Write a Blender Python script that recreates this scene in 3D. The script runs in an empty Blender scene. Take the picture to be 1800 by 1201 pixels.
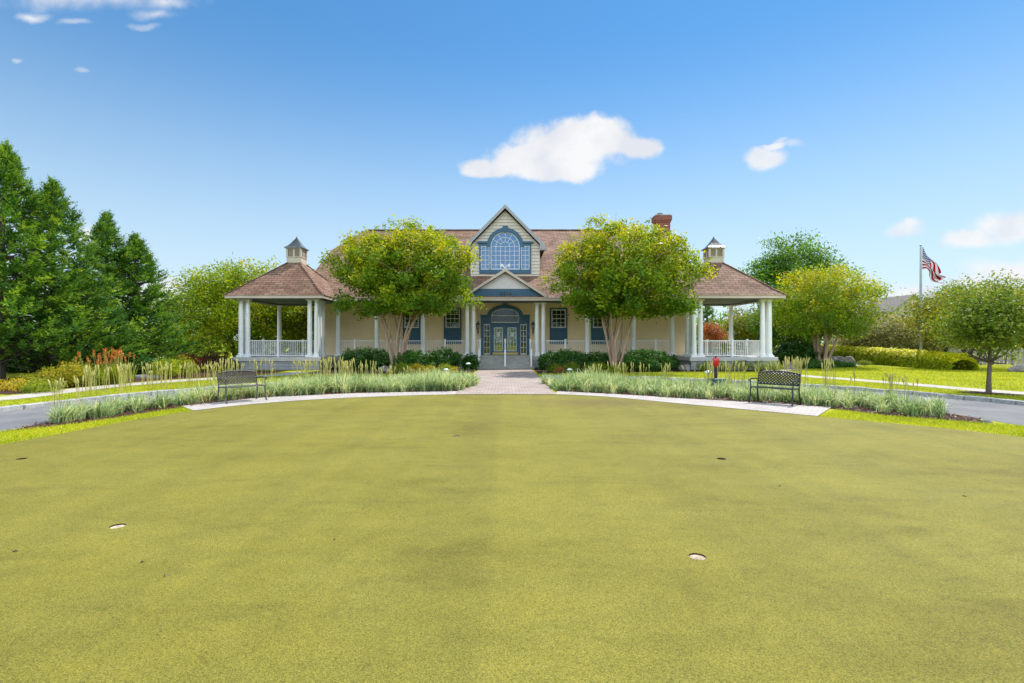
import bpy, bmesh, math, random
import numpy as np
from mathutils import Vector, Matrix

R = math.radians
PI = math.pi
rng = np.random.default_rng(7)
random.seed(7)
scene = bpy.context.scene
col = scene.collection
F, CX, CY, H = 900.0, 888.0, 602.0, 1.68        # measured from the photograph: focal length, vanishing point, eye height


def G(px, py):
    Y = F * H / (py - CY)
    return ((px - CX) * Y / F, Y)


def at(px, py, Y):
    return ((px - CX) * Y / F, Y, H - (py - CY) * Y / F)


# ------------------------------------------------------------------ objects
def tag(o, label=None, cat=None, group=None, kind=None):
    if label: o['label'] = label
    if cat: o['category'] = cat
    if group: o['group'] = group
    if kind: o['kind'] = kind
    return o


def empty(name, loc=(0, 0, 0), rz=0.0):
    o = bpy.data.objects.new(name, None)
    o.empty_display_size = 0.2
    o.location = loc
    o.rotation_euler = (0, 0, rz)
    col.objects.link(o)
    return o


def link(name, me, mat, parent=None):
    o = bpy.data.objects.new(name, me)
    if mat is not None and len(me.materials) == 0:
        me.materials.append(mat)
    if parent is not None:
        o.parent = parent
    col.objects.link(o)
    return o


def copy_tree(o, parent=None):
    c = o.copy()
    col.objects.link(c)
    if parent is not None:
        c.parent = parent
    for ch in [x for x in bpy.data.objects if x.parent == o]:
        copy_tree(ch, c)
    return c


class MB:
    def __init__(s):
        s.v, s.f = [], []

    def add(s, vs, fs):
        n = len(s.v)
        s.v += [tuple(p) for p in vs]
        s.f += [tuple(i + n for i in f) for f in fs]
        return s

    def box(s, x0, x1, y0, y1, z0, z1):
        vs = [(x0, y0, z0), (x1, y0, z0), (x1, y1, z0), (x0, y1, z0), (x0, y0, z1), (x1, y0, z1), (x1, y1, z1), (x0, y1, z1)]
        return s.add(vs, [(0, 3, 2, 1), (4, 5, 6, 7), (0, 1, 5, 4), (1, 2, 6, 5), (2, 3, 7, 6), (3, 0, 4, 7)])

    def lathe(s, x, y, prof, n=20, cap=True, ang=0.0):
        vs = []
        for r, z in prof:
            for k in range(n):
                a = 2 * PI * k / n + ang
                vs.append((x + r * math.cos(a), y + r * math.sin(a), z))
        fs = []
        for j in range(len(prof) - 1):
            for k in range(n):
                k2 = (k + 1) % n
                fs.append((j * n + k, j * n + k2, (j + 1) * n + k2, (j + 1) * n + k))
        if cap:
            fs.append(tuple(range(n))[::-1])
            fs.append(tuple((len(prof) - 1) * n + k for k in range(n)))
        return s.add(vs, fs)

    def tube(s, pts, rads, n=6, cap=True):
        pts = [Vector(p) for p in pts]
        if not isinstance(rads, (list, tuple)):
            rads = [rads] * len(pts)
        vs, fs = [], []
        up = Vector((0.13, 0.21, 0.97)).normalized()
        for i, p in enumerate(pts):
            d = (pts[min(i + 1, len(pts) - 1)] - pts[max(i - 1, 0)])
            if d.length < 1e-9: d = Vector((0, 0, 1))
            d.normalize()
            a = d.cross(up)
            if a.length < 0.05: a = d.cross(Vector((1, 0.1, 0)))
            a.normalize()
            b = d.cross(a)
            for k in range(n):
                t = 2 * PI * k / n
                vs.append(p + (a * math.cos(t) + b * math.sin(t)) * rads[i])
        for i in range(len(pts) - 1):
            for k in range(n):
                k2 = (k + 1) % n
                fs.append((i * n + k, i * n + k2, (i + 1) * n + k2, (i + 1) * n + k))
        if cap:
            fs.append(tuple(range(n))[::-1])
            fs.append(tuple((len(pts) - 1) * n + k for k in range(n)))
        return s.add(vs, fs)

    def bar(s, a, b, w, t, up=(0, 0, 1)):
        a, b = Vector(a), Vector(b)
        d = (b - a).normalized()
        u = d.cross(Vector(up))
        if u.length < 1e-4: u = d.cross(Vector((1, 0, 0)))
        u.normalize()
        v = u.cross(d).normalized()
        u *= w / 2
        v *= t / 2
        vs = [a - u - v, a + u - v, a + u + v, a - u + v, b - u - v, b + u - v, b + u + v, b - u + v]
        return s.add(vs, [(0, 3, 2, 1), (4, 5, 6, 7), (0, 1, 5, 4), (1, 2, 6, 5), (2, 3, 7, 6), (3, 0, 4, 7)])

    def prism(s, poly, vec):
        """extrude a planar polygon (3D points) along vec"""
        n = len(poly)
        p = [Vector(q) for q in poly]
        vs = p + [q + Vector(vec) for q in p]
        fs = [tuple(range(n))[::-1], tuple(range(n, 2 * n))]
        for i in range(n):
            j = (i + 1) % n
            fs.append((i, j, j + n, i + n))
        return s.add(vs, fs)

    def band(s, inner, outer, y0, y1, closed=False):
        """ring strip between two xz point lists, extruded in y"""
        n = len(inner)
        vs = [(x, y0, z) for x, z in inner] + [(x, y0, z) for x, z in outer] + [(x, y1, z) for x, z in inner] + [(x, y1, z) for x, z in outer]
        fs = []
        m = n if closed else n - 1
        for i in range(m):
            j = (i + 1) % n
            fs += [(i, j, n + j, n + i), (2 * n + i, 3 * n + i, 3 * n + j, 2 * n + j), (i, 2 * n + i, 2 * n + j, j), (n + i, n + j, 3 * n + j, 3 * n + i)]
        if not closed:
            fs += [(0, n, 3 * n, 2 * n), (n - 1, 3 * n - 1, 4 * n - 1, 2 * n - 1)]
        return s.add(vs, fs)

    def build(s, name, mat, parent=None, smooth=False, bevel=0.0, fix=True):
        me = bpy.data.meshes.new(name)
        me.from_pydata(s.v, [], s.f)
        if fix:
            bm = bmesh.new()
            bm.from_mesh(me)
            bmesh.ops.recalc_face_normals(bm, faces=bm.faces)
            bm.to_mesh(me)
            bm.free()
        if smooth:
            me.polygons.foreach_set('use_smooth', [True] * len(me.polygons))
            try:
                me.set_sharp_from_angle(angle=R(40))
            except Exception:
                pass
        me.update()
        o = link(name, me, mat, parent)
        if bevel:
            m = o.modifiers.new('edge', 'BEVEL')
            m.width = bevel
            m.segments = 2
            m.limit_method = 'ANGLE'
            m.angle_limit = R(50)
        return o


def np_mesh(name, V, quads=None, tris=None, tint=None, mat=None, parent=None):
    """mesh from numpy arrays; tint = one float per face"""
    me = bpy.data.meshes.new(name)
    V = np.asarray(V, dtype=np.float32)
    nq = 0 if quads is None else len(quads)
    nt = 0 if tris is None else len(tris)
    loops = []
    if nq: loops.append(np.asarray(quads, dtype=np.int32).ravel())
    if nt: loops.append(np.asarray(tris, dtype=np.int32).ravel())
    L = np.concatenate(loops)
    starts = np.concatenate([np.arange(nq) * 4, nq * 4 + np.arange(nt) * 3]).astype(np.int32)
    me.vertices.add(len(V))
    me.loops.add(len(L))
    me.polygons.add(nq + nt)
    me.vertices.foreach_set('co', V.ravel())
    me.loops.foreach_set('vertex_index', L)
    me.polygons.foreach_set('loop_start', starts)
    me.update(calc_edges=True)
    if tint is not None:
        a = me.attributes.new('tint', 'FLOAT', 'FACE')
        a.data.foreach_set('value', np.asarray(tint, dtype=np.float32))
    return link(name, me, mat, parent)


def unit(a):
    return a / np.maximum(np.linalg.norm(a, axis=-1, keepdims=True), 1e-9)


def cards(name, P, U, W, tint, mat, parent=None, fold=0.25):
    """leaf blades: rhombus bent along its midrib, two triangles each side -> two quads-free tris pairs"""
    P, U, W = map(np.asarray, (P, U, W))
    Nn = unit(np.cross(U, W)) * np.linalg.norm(W, axis=1, keepdims=True) * fold
    n = len(P)
    V = np.empty((n, 4, 3))
    V[:, 0] = P
    V[:, 1] = P + U * 0.45 + W * 0.5 + Nn
    V[:, 2] = P + U
    V[:, 3] = P + U * 0.45 - W * 0.5 + Nn
    b = np.arange(n)[:, None] * 4
    T = np.concatenate([b + np.array([[0, 1, 2]]), b + np.array([[0, 2, 3]])], axis=1).reshape(-1, 3)
    return np_mesh(name, V.reshape(-1, 3), tris=T, tint=np.repeat(tint, 2), mat=mat, parent=parent)


# ------------------------------------------------------------------ materials
def new_mat(name):
    m = bpy.data.materials.new(name)
    m.use_nodes = True
    nt = m.node_tree
    for n in list(nt.nodes): nt.nodes.remove(n)
    out = nt.nodes.new('ShaderNodeOutputMaterial')
    return m, nt, out


def N(nt, typ, **kw):
    n = nt.nodes.new(typ)
    for k, v in kw.items():
        if k.startswith('i_'):
            key = k[2:]
            key = int(key) if key.isdigit() else key.replace('_', ' ')
            n.inputs[key].default_value = v
        else:
            setattr(n, k, v)
    return n


def ramp(nt, stops, interp='LINEAR'):
    r = nt.nodes.new('ShaderNodeValToRGB')
    e = r.color_ramp.elements
    r.color_ramp.interpolation = interp
    while len(e) < len(stops): e.new(0.5)
    for el, (p, c) in zip(e, stops):
        el.position = p
        el.color = (c[0], c[1], c[2], 1)
    return r


def paint(name, c, rough=0.5, c2=None, scale=3.0, detail=6.0, bump=0.0, bscale=60.0, spec=0.4, metal=0.0, fine=0.0, stretch=None):
    """general surface: two colours mixed by noise, fine speckle, bump"""
    m, nt, out = new_mat(name)
    L = nt.links.new
    tc = N(nt, 'ShaderNodeTexCoord')
    src = tc.outputs['Object']
    if stretch:
        mp = N(nt, 'ShaderNodeMapping')
        mp.inputs['Scale'].default_value = stretch
        L(src, mp.inputs['Vector'])
        src = mp.outputs['Vector']
    p = N(nt, 'ShaderNodeBsdfPrincipled')
    p.inputs['Roughness'].default_value = rough
    p.inputs['Metallic'].default_value = metal
    p.inputs['Specular IOR Level'].default_value = spec
    c2 = c2 or tuple(x * 0.86 for x in c)
    n1 = N(nt, 'ShaderNodeTexNoise')
    n1.inputs['Scale'].default_value = scale
    n1.inputs['Detail'].default_value = detail
    L(src, n1.inputs['Vector'])
    r = ramp(nt, [(0.35, c2), (0.65, c)])
    L(n1.outputs['Fac'], r.inputs['Fac'])
    colour = r.outputs['Color']
    if fine:
        n2 = N(nt, 'ShaderNodeTexNoise')
        n2.inputs['Scale'].default_value = bscale
        n2.inputs['Detail'].default_value = 3
        L(src, n2.inputs['Vector'])
        mr = N(nt, 'ShaderNodeMapRange')
        mr.inputs['From Min'].default_value = 0.3
        mr.inputs['From Max'].default_value = 0.7
        mr.inputs['To Min'].default_value = 1 - fine
        mr.inputs['To Max'].default_value = 1 + fine
        L(n2.outputs['Fac'], mr.inputs['Value'])
        mx = N(nt, 'ShaderNodeVectorMath', operation='SCALE')
        L(colour, mx.inputs[0])
        L(mr.outputs['Result'], mx.inputs['Scale'])
        colour = mx.outputs['Vector']
    L(colour, p.inputs['Base Color'])
    if bump:
        n3 = N(nt, 'ShaderNodeTexNoise')
        n3.inputs['Scale'].default_value = bscale
        n3.inputs['Detail'].default_value = 4
        L(src, n3.inputs['Vector'])
        b = N(nt, 'ShaderNodeBump')
        b.inputs['Strength'].default_value = bump
        b.inputs['Distance'].default_value = 0.02
        L(n3.outputs['Fac'], b.inputs['Height'])
        L(b.outputs['Normal'], p.inputs['Normal'])
    L(p.outputs['BSDF'], out.inputs['Surface'])
    return m


def leaf(name, stops, trans=0.45, rough=0.5, tcol=(1.35, 1.2, 0.4), spec=0.25, gain=(1.8, 1.7, 1.1)):
    """leaf: per-leaf tint picks a colour from stops; light also passes through the blade"""
    m, nt, out = new_mat(name)
    L = nt.links.new
    a = N(nt, 'ShaderNodeAttribute', attribute_name='tint')
    k = len(stops)
    r = ramp(nt, [(i / max(k - 1, 1), (min(0.8, c[0] * gain[0]), min(0.8, c[1] * gain[1]), min(0.8, c[2] * gain[2]))) for i, c in enumerate(stops)])
    L(a.outputs['Fac'], r.inputs['Fac'])
    p = N(nt, 'ShaderNodeBsdfPrincipled')
    p.inputs['Roughness'].default_value = rough
    p.inputs['Specular IOR Level'].default_value = spec
    L(r.outputs['Color'], p.inputs['Base Color'])
    t = N(nt, 'ShaderNodeBsdfTranslucent')
    mu = N(nt, 'ShaderNodeVectorMath', operation='MULTIPLY')
    mu.inputs[1].default_value = tcol
    L(r.outputs['Color'], mu.inputs[0])
    L(mu.outputs['Vector'], t.inputs['Color'])
    mx = N(nt, 'ShaderNodeMixShader')
    mx.inputs['Fac'].default_value = trans
    L(p.outputs['BSDF'], mx.inputs[1])
    L(t.outputs['BSDF'], mx.inputs[2])
    L(mx.outputs['Shader'], out.inputs['Surface'])
    return m


def brick_mat(name, c1, c2, mortar, w, h, mort=0.006, rough=0.85, plane='xy', bump=0.5, vary=0.5, rot=0.0, zf=1.0):
    m, nt, out = new_mat(name)
    L = nt.links.new
    tc = N(nt, 'ShaderNodeTexCoord')
    vec = tc.outputs['Object']
    if plane != 'xy':
        sp = N(nt, 'ShaderNodeSeparateXYZ')
        L(vec, sp.inputs[0])
        ge = N(nt, 'ShaderNodeNewGeometry')
        sn = N(nt, 'ShaderNodeSeparateXYZ')
        L(ge.outputs['True Normal'], sn.inputs[0])
        ax = N(nt, 'ShaderNodeMath', operation='ABSOLUTE')
        ay = N(nt, 'ShaderNodeMath', operation='ABSOLUTE')
        L(sn.outputs['X'], ax.inputs[0])
        L(sn.outputs['Y'], ay.inputs[0])
        gt = N(nt, 'ShaderNodeMath', operation='GREATER_THAN')
        L(ax.outputs[0], gt.inputs[0])
        L(ay.outputs[0], gt.inputs[1])
        mi = N(nt, 'ShaderNodeMix', data_type='FLOAT')
        L(gt.outputs[0], mi.inputs['Factor'])
        L(sp.outputs['X'], mi.inputs['A'])
        L(sp.outputs['Y'], mi.inputs['B'])
        zm = N(nt, 'ShaderNodeMath', operation='MULTIPLY')
        zm.inputs[1].default_value = zf
        L(sp.outputs['Z'], zm.inputs[0])
        cb = N(nt, 'ShaderNodeCombineXYZ')
        L(mi.outputs['Result'], cb.inputs['X'])
        L(zm.outputs[0], cb.inputs['Y'])
        vec = cb.outputs[0]
    if rot:
        mp = N(nt, 'ShaderNodeMapping')
        mp.inputs['Rotation'].default_value = (0, 0, rot)
        L(vec, mp.inputs['Vector'])
        vec = mp.outputs['Vector']
    b = N(nt, 'ShaderNodeTexBrick')
    b.inputs['Scale'].default_value = 1.0
    b.inputs['Brick Width'].default_value = w
    b.inputs['Row Height'].default_value = h
    b.inputs['Mortar Size'].default_value = mort
    b.inputs['Mortar Smooth'].default_value = 0.3
    b.inputs['Bias'].default_value = 0.0
    b.inputs['Color1'].default_value = (*c1, 1)
    b.inputs['Color2'].default_value = (*c2, 1)
    b.inputs['Mortar'].default_value = (*mortar, 1)
    L(vec, b.inputs['Vector'])
    n = N(nt, 'ShaderNodeTexNoise')
    n.inputs['Scale'].default_value = 1.3
    n.inputs['Detail'].default_value = 8
    L(tc.outputs['Object'], n.inputs['Vector'])
    n2 = N(nt, 'ShaderNodeTexNoise')
    n2.inputs['Scale'].default_value = 28
    n2.inputs['Detail'].default_value = 3
    L(tc.outputs['Object'], n2.inputs['Vector'])
    ad = N(nt, 'ShaderNodeMath', operation='ADD')
    L(n.outputs['Fac'], ad.inputs[0])
    L(n2.outputs['Fac'], ad.inputs[1])
    mr = N(nt, 'ShaderNodeMapRange')
    mr.inputs['From Min'].default_value = 0.7
    mr.inputs['From Max'].default_value = 1.3
    mr.inputs['To Min'].default_value = 1 - vary * 0.5
    mr.inputs['To Max'].default_value = 1 + vary * 0.5
    L(ad.outputs[0], mr.inputs['Value'])
    sc = N(nt, 'ShaderNodeVectorMath', operation='SCALE')
    L(b.outputs['Color'], sc.inputs[0])
    L(mr.outputs['Result'], sc.inputs['Scale'])
    p = N(nt, 'ShaderNodeBsdfPrincipled')
    p.inputs['Roughness'].default_value = rough
    p.inputs['Specular IOR Level'].default_value = 0.25
    L(sc.outputs['Vector'], p.inputs['Base Color'])
    inv = N(nt, 'ShaderNodeMath', operation='SUBTRACT')
    inv.inputs[0].default_value = 1.0
    L(b.outputs['Fac'], inv.inputs[1])
    bp = N(nt, 'ShaderNodeBump')
    bp.inputs['Strength'].default_value = bump
    bp.inputs['Distance'].default_value = 0.012
    L(inv.outputs[0], bp.inputs['Height'])
    L(bp.outputs['Normal'], p.inputs['Normal'])
    L(p.outputs['BSDF'], out.inputs['Surface'])
    return m


def glass_mat(name, tint=(0.02, 0.03, 0.04), refl=0.25):
    m, nt, out = new_mat(name)
    L = nt.links.new
    p = N(nt, 'ShaderNodeBsdfPrincipled')
    p.inputs['Base Color'].default_value = (*tint, 1)
    p.inputs['Roughness'].default_value = 0.04
    g = N(nt, 'ShaderNodeBsdfGlossy')
    g.inputs['Color'].default_value = (0.9, 0.95, 1.0, 1)
    g.inputs['Roughness'].default_value = 0.02
    tc = N(nt, 'ShaderNodeTexCoord')
    n = N(nt, 'ShaderNodeTexNoise')
    n.inputs['Scale'].default_value = 2.2
    L(tc.outputs['Object'], n.inputs['Vector'])
    b = N(nt, 'ShaderNodeBump')
    b.inputs['Strength'].default_value = 0.0
    b.inputs['Distance'].default_value = 0.05
    L(n.outputs['Fac'], b.inputs['Height'])
    L(b.outputs['Normal'], g.inputs['Normal'])
    mx = N(nt, 'ShaderNodeMixShader')
    mx.inputs['Fac'].default_value = refl
    L(p.outputs['BSDF'], mx.inputs[1])
    L(g.outputs['BSDF'], mx.inputs[2])
    L(mx.outputs['Shader'], out.inputs['Surface'])
    return m


def turf_mat():
    m, nt, out = new_mat('putting_turf')
    L = nt.links.new
    tc = N(nt, 'ShaderNodeTexCoord')
    p = N(nt, 'ShaderNodeBsdfPrincipled')
    p.inputs['Roughness'].default_value = 0.8
    p.inputs['Specular IOR Level'].default_value = 0.15

    def noise(scale, detail, stretch=(1, 1, 1), dist=0.0, rough=0.5):
        mp = N(nt, 'ShaderNodeMapping')
        mp.inputs['Scale'].default_value = stretch
        L(tc.outputs['Object'], mp.inputs['Vector'])
        n = N(nt, 'ShaderNodeTexNoise')
        n.inputs['Scale'].default_value = scale
        n.inputs['Detail'].default_value = detail
        n.inputs['Distortion'].default_value = dist
        n.inputs['Roughness'].default_value = rough
        L(mp.outputs['Vector'], n.inputs['Vector'])
        return n.outputs['Fac']
    big = noise(0.5, 13, (0.7, 1.1, 1), 0.35, 0.72)
    streak = noise(0.9, 10, (0.5, 1.6, 1), 0.5, 0.72)
    mid = noise(3.4, 9, (0.8, 1.2, 1), 0.2, 0.72)
    fine = noise(125, 3)
    speck = noise(260, 2)
    r1 = ramp(nt, [(0.30, (0.134, 0.114, 0.019)), (0.45, (0.167, 0.152, 0.024)), (0.66, (0.190, 0.173, 0.032))])
    L(big, r1.inputs['Fac'])
    r2 = ramp(nt, [(0.34, (0.88, 0.90, 0.90)), (0.5, (1, 1, 1)), (0.68, (1.08, 1.06, 1.0))])
    L(mid, r2.inputs['Fac'])
    m1 = N(nt, 'ShaderNodeVectorMath', operation='MULTIPLY')
    L(r1.outputs['Color'], m1.inputs[0])
    L(r2.outputs['Color'], m1.inputs[1])
    r3 = ramp(nt, [(0.34, (0.84, 0.83, 0.80)), (0.47, (1, 1, 1)), (0.62, (1.06, 1.04, 1.0))])
    L(streak, r3.inputs['Fac'])
    m20 = N(nt, 'ShaderNodeVectorMath', operation='MULTIPLY')
    L(m1.outputs['Vector'], m20.inputs[0])
    L(r3.outputs['Color'], m20.inputs[1])
    # turf is laid in rolls running towards the house: each roll's pile leans its own way
    sx0 = N(nt, 'ShaderNodeSeparateXYZ')
    L(tc.outputs['Object'], sx0.inputs[0])
    jit = N(nt, 'ShaderNodeMath', operation='MULTIPLY_ADD')
    jit.inputs[1].default_value = 0.22
    L(mid, jit.inputs[0])
    L(sx0.outputs['X'], jit.inputs[2])
    roll = N(nt, 'ShaderNodeTexNoise', noise_dimensions='1D')
    roll.inputs['Scale'].default_value = 1.1
    roll.inputs['Detail'].default_value = 3
    L(jit.outputs[0], roll.inputs['W'])
    rr = ramp(nt, [(0.36, (0.94, 0.95, 0.95)), (0.48, (1, 1, 1)), (0.56, (1.06, 1.05, 1.01))])
    L(roll.outputs['Fac'], rr.inputs['Fac'])
    m2 = N(nt, 'ShaderNodeVectorMath', operation='MULTIPLY')
    L(m20.outputs['Vector'], m2.inputs[0])
    L(rr.outputs['Color'], m2.inputs[1])
    # worn brown patch near the far edge and dark mown seams: wear of the turf itself
    sx = N(nt, 'ShaderNodeSeparateXYZ')
    L(tc.outputs['Object'], sx.inputs[0])
    dv = N(nt, 'ShaderNodeVectorMath', operation='SUBTRACT')
    dv.inputs[1].default_value = (2.6, 14.2, 0)
    L(tc.outputs['Object'], dv.inputs[0])
    ds = N(nt, 'ShaderNodeVectorMath', operation='MULTIPLY')
    ds.inputs[1].default_value = (0.42, 0.8, 0)
    L(dv.outputs['Vector'], ds.inputs[0])
    dl = N(nt, 'ShaderNodeVectorMath', operation='LENGTH')
    L(ds.outputs['Vector'], dl.inputs[0])
    wn = N(nt, 'ShaderNodeMath', operation='MULTIPLY_ADD')
    wn.inputs[1].default_value = 2.2
    wn.inputs[2].default_value = -1.1
    L(mid, wn.inputs[0])
    wa = N(nt, 'ShaderNodeMath', operation='ADD')
    L(dl.outputs['Value'], wa.inputs[0])
    L(wn.outputs[0], wa.inputs[1])
    wr = N(nt, 'ShaderNodeMapRange', interpolation_type='SMOOTHSTEP')
    wr.inputs['From Min'].default_value = 1.3
    wr.inputs['From Max'].default_value = 0.1
    wr.inputs['To Max'].default_value = 0.6
    L(wa.outputs[0], wr.inputs['Value'])
    mw = N(nt, 'ShaderNodeMix', data_type='RGBA')
    L(wr.outputs['Result'], mw.inputs['Factor'])
    L(m2.outputs['Vector'], mw.inputs['A'])
    mw.inputs['B'].default_value = (0.13, 0.092, 0.03, 1)
    # fibres: light and dark blades
    rf = ramp(nt, [(0.30, (0.50, 0.52, 0.45)), (0.5, (1.0, 1.0, 1.0)), (0.70, (1.45, 1.40, 1.5))])
    L(fine, rf.inputs['Fac'])
    m3 = N(nt, 'ShaderNodeVectorMath', operation='MULTIPLY')
    L(mw.outputs['Result'], m3.inputs[0])
    L(rf.outputs['Color'], m3.inputs[1])
    rs = ramp(nt, [(0.32, (0.55, 0.55, 0.52)), (0.5, (1, 1, 1)), (0.70, (1.6, 1.55, 1.7))])
    L(speck, rs.inputs['Fac'])
    m4 = N(nt, 'ShaderNodeVectorMath', operation='MULTIPLY')
    L(m3.outputs['Vector'], m4.inputs[0])
    L(rs.outputs['Color'], m4.inputs[1])
    L(m4.outputs['Vector'], p.inputs['Base Color'])
    bp = N(nt, 'ShaderNodeBump')
    bp.inputs['Strength'].default_value = 0.7
    bp.inputs['Distance'].default_value = 0.008
    L(fine, bp.inputs['Height'])
    bp2 = N(nt, 'ShaderNodeBump')
    bp2.inputs['Strength'].default_value = 0.06
    bp2.inputs['Distance'].default_value = 0.06
    L(mid, bp2.inputs['Height'])
    L(bp.outputs['Normal'], bp2.inputs['Normal'])
    L(bp2.outputs['Normal'], p.inputs['Normal'])
    L(p.outputs['BSDF'], out.inputs['Surface'])
    return m


def flag_mat():
    m, nt, out = new_mat('flag_cloth')
    L = nt.links.new
    uv = N(nt, 'ShaderNodeUVMap', uv_map='UVMap')
    s = N(nt, 'ShaderNodeSeparateXYZ')
    L(uv.outputs['UV'], s.inputs[0])

    def M(op, a, b=None):
        n = N(nt, 'ShaderNodeMath', operation=op)
        for i, v in enumerate((a, b)):
            if v is None: continue
            if isinstance(v, (int, float)): n.inputs[i].default_value = v
            else: L(v, n.inputs[i])
        return n.outputs[0]
    U_, V_ = s.outputs['X'], s.outputs['Y']
    st = M('MODULO', M('FLOOR', M('MULTIPLY', V_, 13)), 2)
    canton = M('MULTIPLY', M('LESS_THAN', U_, 0.4), M('LESS_THAN', V_, 7 / 13))

    def dots(ou, ov):
        fu = M('SUBTRACT', M('FRACT', M('ADD', M('MULTIPLY', U_, 6 / 0.4), ou)), 0.5)
        fv = M('SUBTRACT', M('FRACT', M('ADD', M('MULTIPLY', V_, 5 * 13 / 7), ov)), 0.5)
        return M('LESS_THAN', M('ADD', M('MULTIPLY', fu, fu), M('MULTIPLY', fv, fv)), 0.045)
    star = M('MAXIMUM', dots(0, 0), dots(0.5, 0.5))
    mix1 = N(nt, 'ShaderNodeMix', data_type='RGBA')
    mix1.inputs['A'].default_value = (0.30, 0.008, 0.028, 1)
    mix1.inputs['B'].default_value = (0.55, 0.55, 0.58, 1)
    L(st, mix1.inputs['Factor'])
    mix2 = N(nt, 'ShaderNodeMix', data_type='RGBA')
    mix2.inputs['A'].default_value = (0.016, 0.028, 0.15, 1)
    mix2.inputs['B'].default_value = (0.7, 0.7, 0.75, 1)
    L(star, mix2.inputs['Factor'])
    mix3 = N(nt, 'ShaderNodeMix', data_type='RGBA')
    L(canton, mix3.inputs['Factor'])
    L(mix1.outputs['Result'], mix3.inputs['A'])
    L(mix2.outputs['Result'], mix3.inputs['B'])
    d = N(nt, 'ShaderNodeBsdfDiffuse')
    t = N(nt, 'ShaderNodeBsdfTranslucent')
    L(mix3.outputs['Result'], d.inputs['Color'])
    L(mix3.outputs['Result'], t.inputs['Color'])
    mx = N(nt, 'ShaderNodeMixShader')
    mx.inputs['Fac'].default_value = 0.3
    L(d.outputs[0], mx.inputs[1])
    L(t.outputs[0], mx.inputs[2])
    L(mx.outputs[0], out.inputs['Surface'])
    return m


M = {}
M['turf'] = turf_mat()
M['lawn'] = paint('lawn_soil_grass', (0.33, 0.34, 0.018), 0.9, (0.24, 0.265, 0.014), scale=1.2, bump=0.6, bscale=70, fine=0.35, spec=0.1)
M['mulch'] = paint('bark_mulch', (0.085, 0.045, 0.028), 0.95, (0.042, 0.022, 0.016), scale=9, bump=1.0, bscale=45, fine=0.5, spec=0.1)
M['asphalt'] = paint('asphalt', (0.19, 0.185, 0.185), 0.9, (0.135, 0.135, 0.14), scale=0.9, bump=0.3, bscale=140, fine=0.25, spec=0.2)
M['concrete'] = paint('concrete', (0.44, 0.40, 0.36), 0.9, (0.36, 0.33, 0.30), scale=1.6, bump=0.2, bscale=90, fine=0.12, spec=0.2)
M['granite'] = paint('granite_kerb', (0.42, 0.41, 0.40), 0.85, (0.27, 0.265, 0.26), scale=5, bump=0.4, bscale=40, fine=0.3, spec=0.25)
M['step_concrete'] = paint('step_concrete', (0.36, 0.34, 0.30), 0.9, (0.28, 0.265, 0.24), scale=3, bump=0.2, bscale=60, fine=0.12)
M['pavers'] = brick_mat('brick_pavers', (0.30, 0.23, 0.20), (0.38, 0.315, 0.28), (0.13, 0.10, 0.09), 0.24, 0.12, 0.008, plane='xy', vary=0.35)
M['arc_pavers'] = brick_mat('pale_pavers', (0.37, 0.325, 0.30), (0.43, 0.385, 0.355), (0.24, 0.205, 0.185), 0.22, 0.11, 0.006, plane='xy', vary=0.3, rot=0.6)
M['siding'] = paint('lap_siding', (0.82, 0.64, 0.41), 0.6, (0.78, 0.605, 0.385), scale=1.5, spec=0.3, fine=0.04, bscale=20)
M['dormer_siding'] = paint('dormer_siding', (0.60, 0.53, 0.45), 0.6, (0.55, 0.485, 0.42), scale=1.5, spec=0.3, fine=0.04, bscale=20)
M['shingle'] = brick_mat('roof_shingles', (0.160, 0.083, 0.052), (0.255, 0.152, 0.102), (0.055, 0.032, 0.027), 0.55, 0.24, 0.022, plane='slope', bump=0.8, vary=0.8, zf=1.6)
M['brick'] = brick_mat('chimney_brick', (0.20, 0.045, 0.030), (0.27, 0.075, 0.05), (0.26, 0.20, 0.17), 0.22, 0.075, 0.008, plane='slope', vary=0.3)
M['white'] = paint('white_paint', (0.80, 0.80, 0.80), 0.45, (0.74, 0.74, 0.745), scale=2.0, spec=0.4)
M['stucco'] = paint('pediment_panel', (0.66, 0.61, 0.62), 0.7, (0.60, 0.56, 0.57), scale=4, bump=0.1, bscale=40)
M['blue'] = paint('blue_trim', (0.042, 0.112, 0.185), 0.5, (0.036, 0.096, 0.162), scale=2.5, spec=0.35)
M['taupe'] = paint('taupe_fascia', (0.55, 0.46, 0.39), 0.55, (0.48, 0.40, 0.34), scale=1.5)
M['rakegrey'] = paint('grey_rake', (0.34, 0.34, 0.35), 0.6, (0.30, 0.30, 0.31), scale=2)
M['slate'] = paint('slate_beam', (0.12, 0.14, 0.16), 0.6, (0.10, 0.115, 0.13), scale=2)
M['plinth'] = paint('plinth_paint', (0.50, 0.48, 0.46), 0.7, (0.42, 0.40, 0.39), scale=2, fine=0.08)
M['block'] = brick_mat('foundation_block', (0.30, 0.31, 0.33), (0.36, 0.36, 0.38), (0.20, 0.20, 0.21), 0.4, 0.2, 0.01, plane='slope', vary=0.25)
M['porchfloor'] = paint('porch_boards', (0.60, 0.57, 0.53), 0.7, (0.54, 0.51, 0.48), scale=3)
M['ceiling'] = paint('porch_ceiling', (0.80, 0.77, 0.72), 0.7)
M['copper'] = paint('aged_copper', (0.16, 0.19, 0.18), 0.4, (0.11, 0.10, 0.085), scale=5, metal=0.6, spec=0.5)
M['cupola'] = paint('cupola_paint', (0.52, 0.44, 0.34), 0.6, (0.45, 0.38, 0.30), scale=3)
M['louver'] = paint('louver_paint', (0.36, 0.30, 0.24), 0.7)
M['glass'] = glass_mat('window_glass', (0.008, 0.012, 0.010), 0.03)
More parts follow.
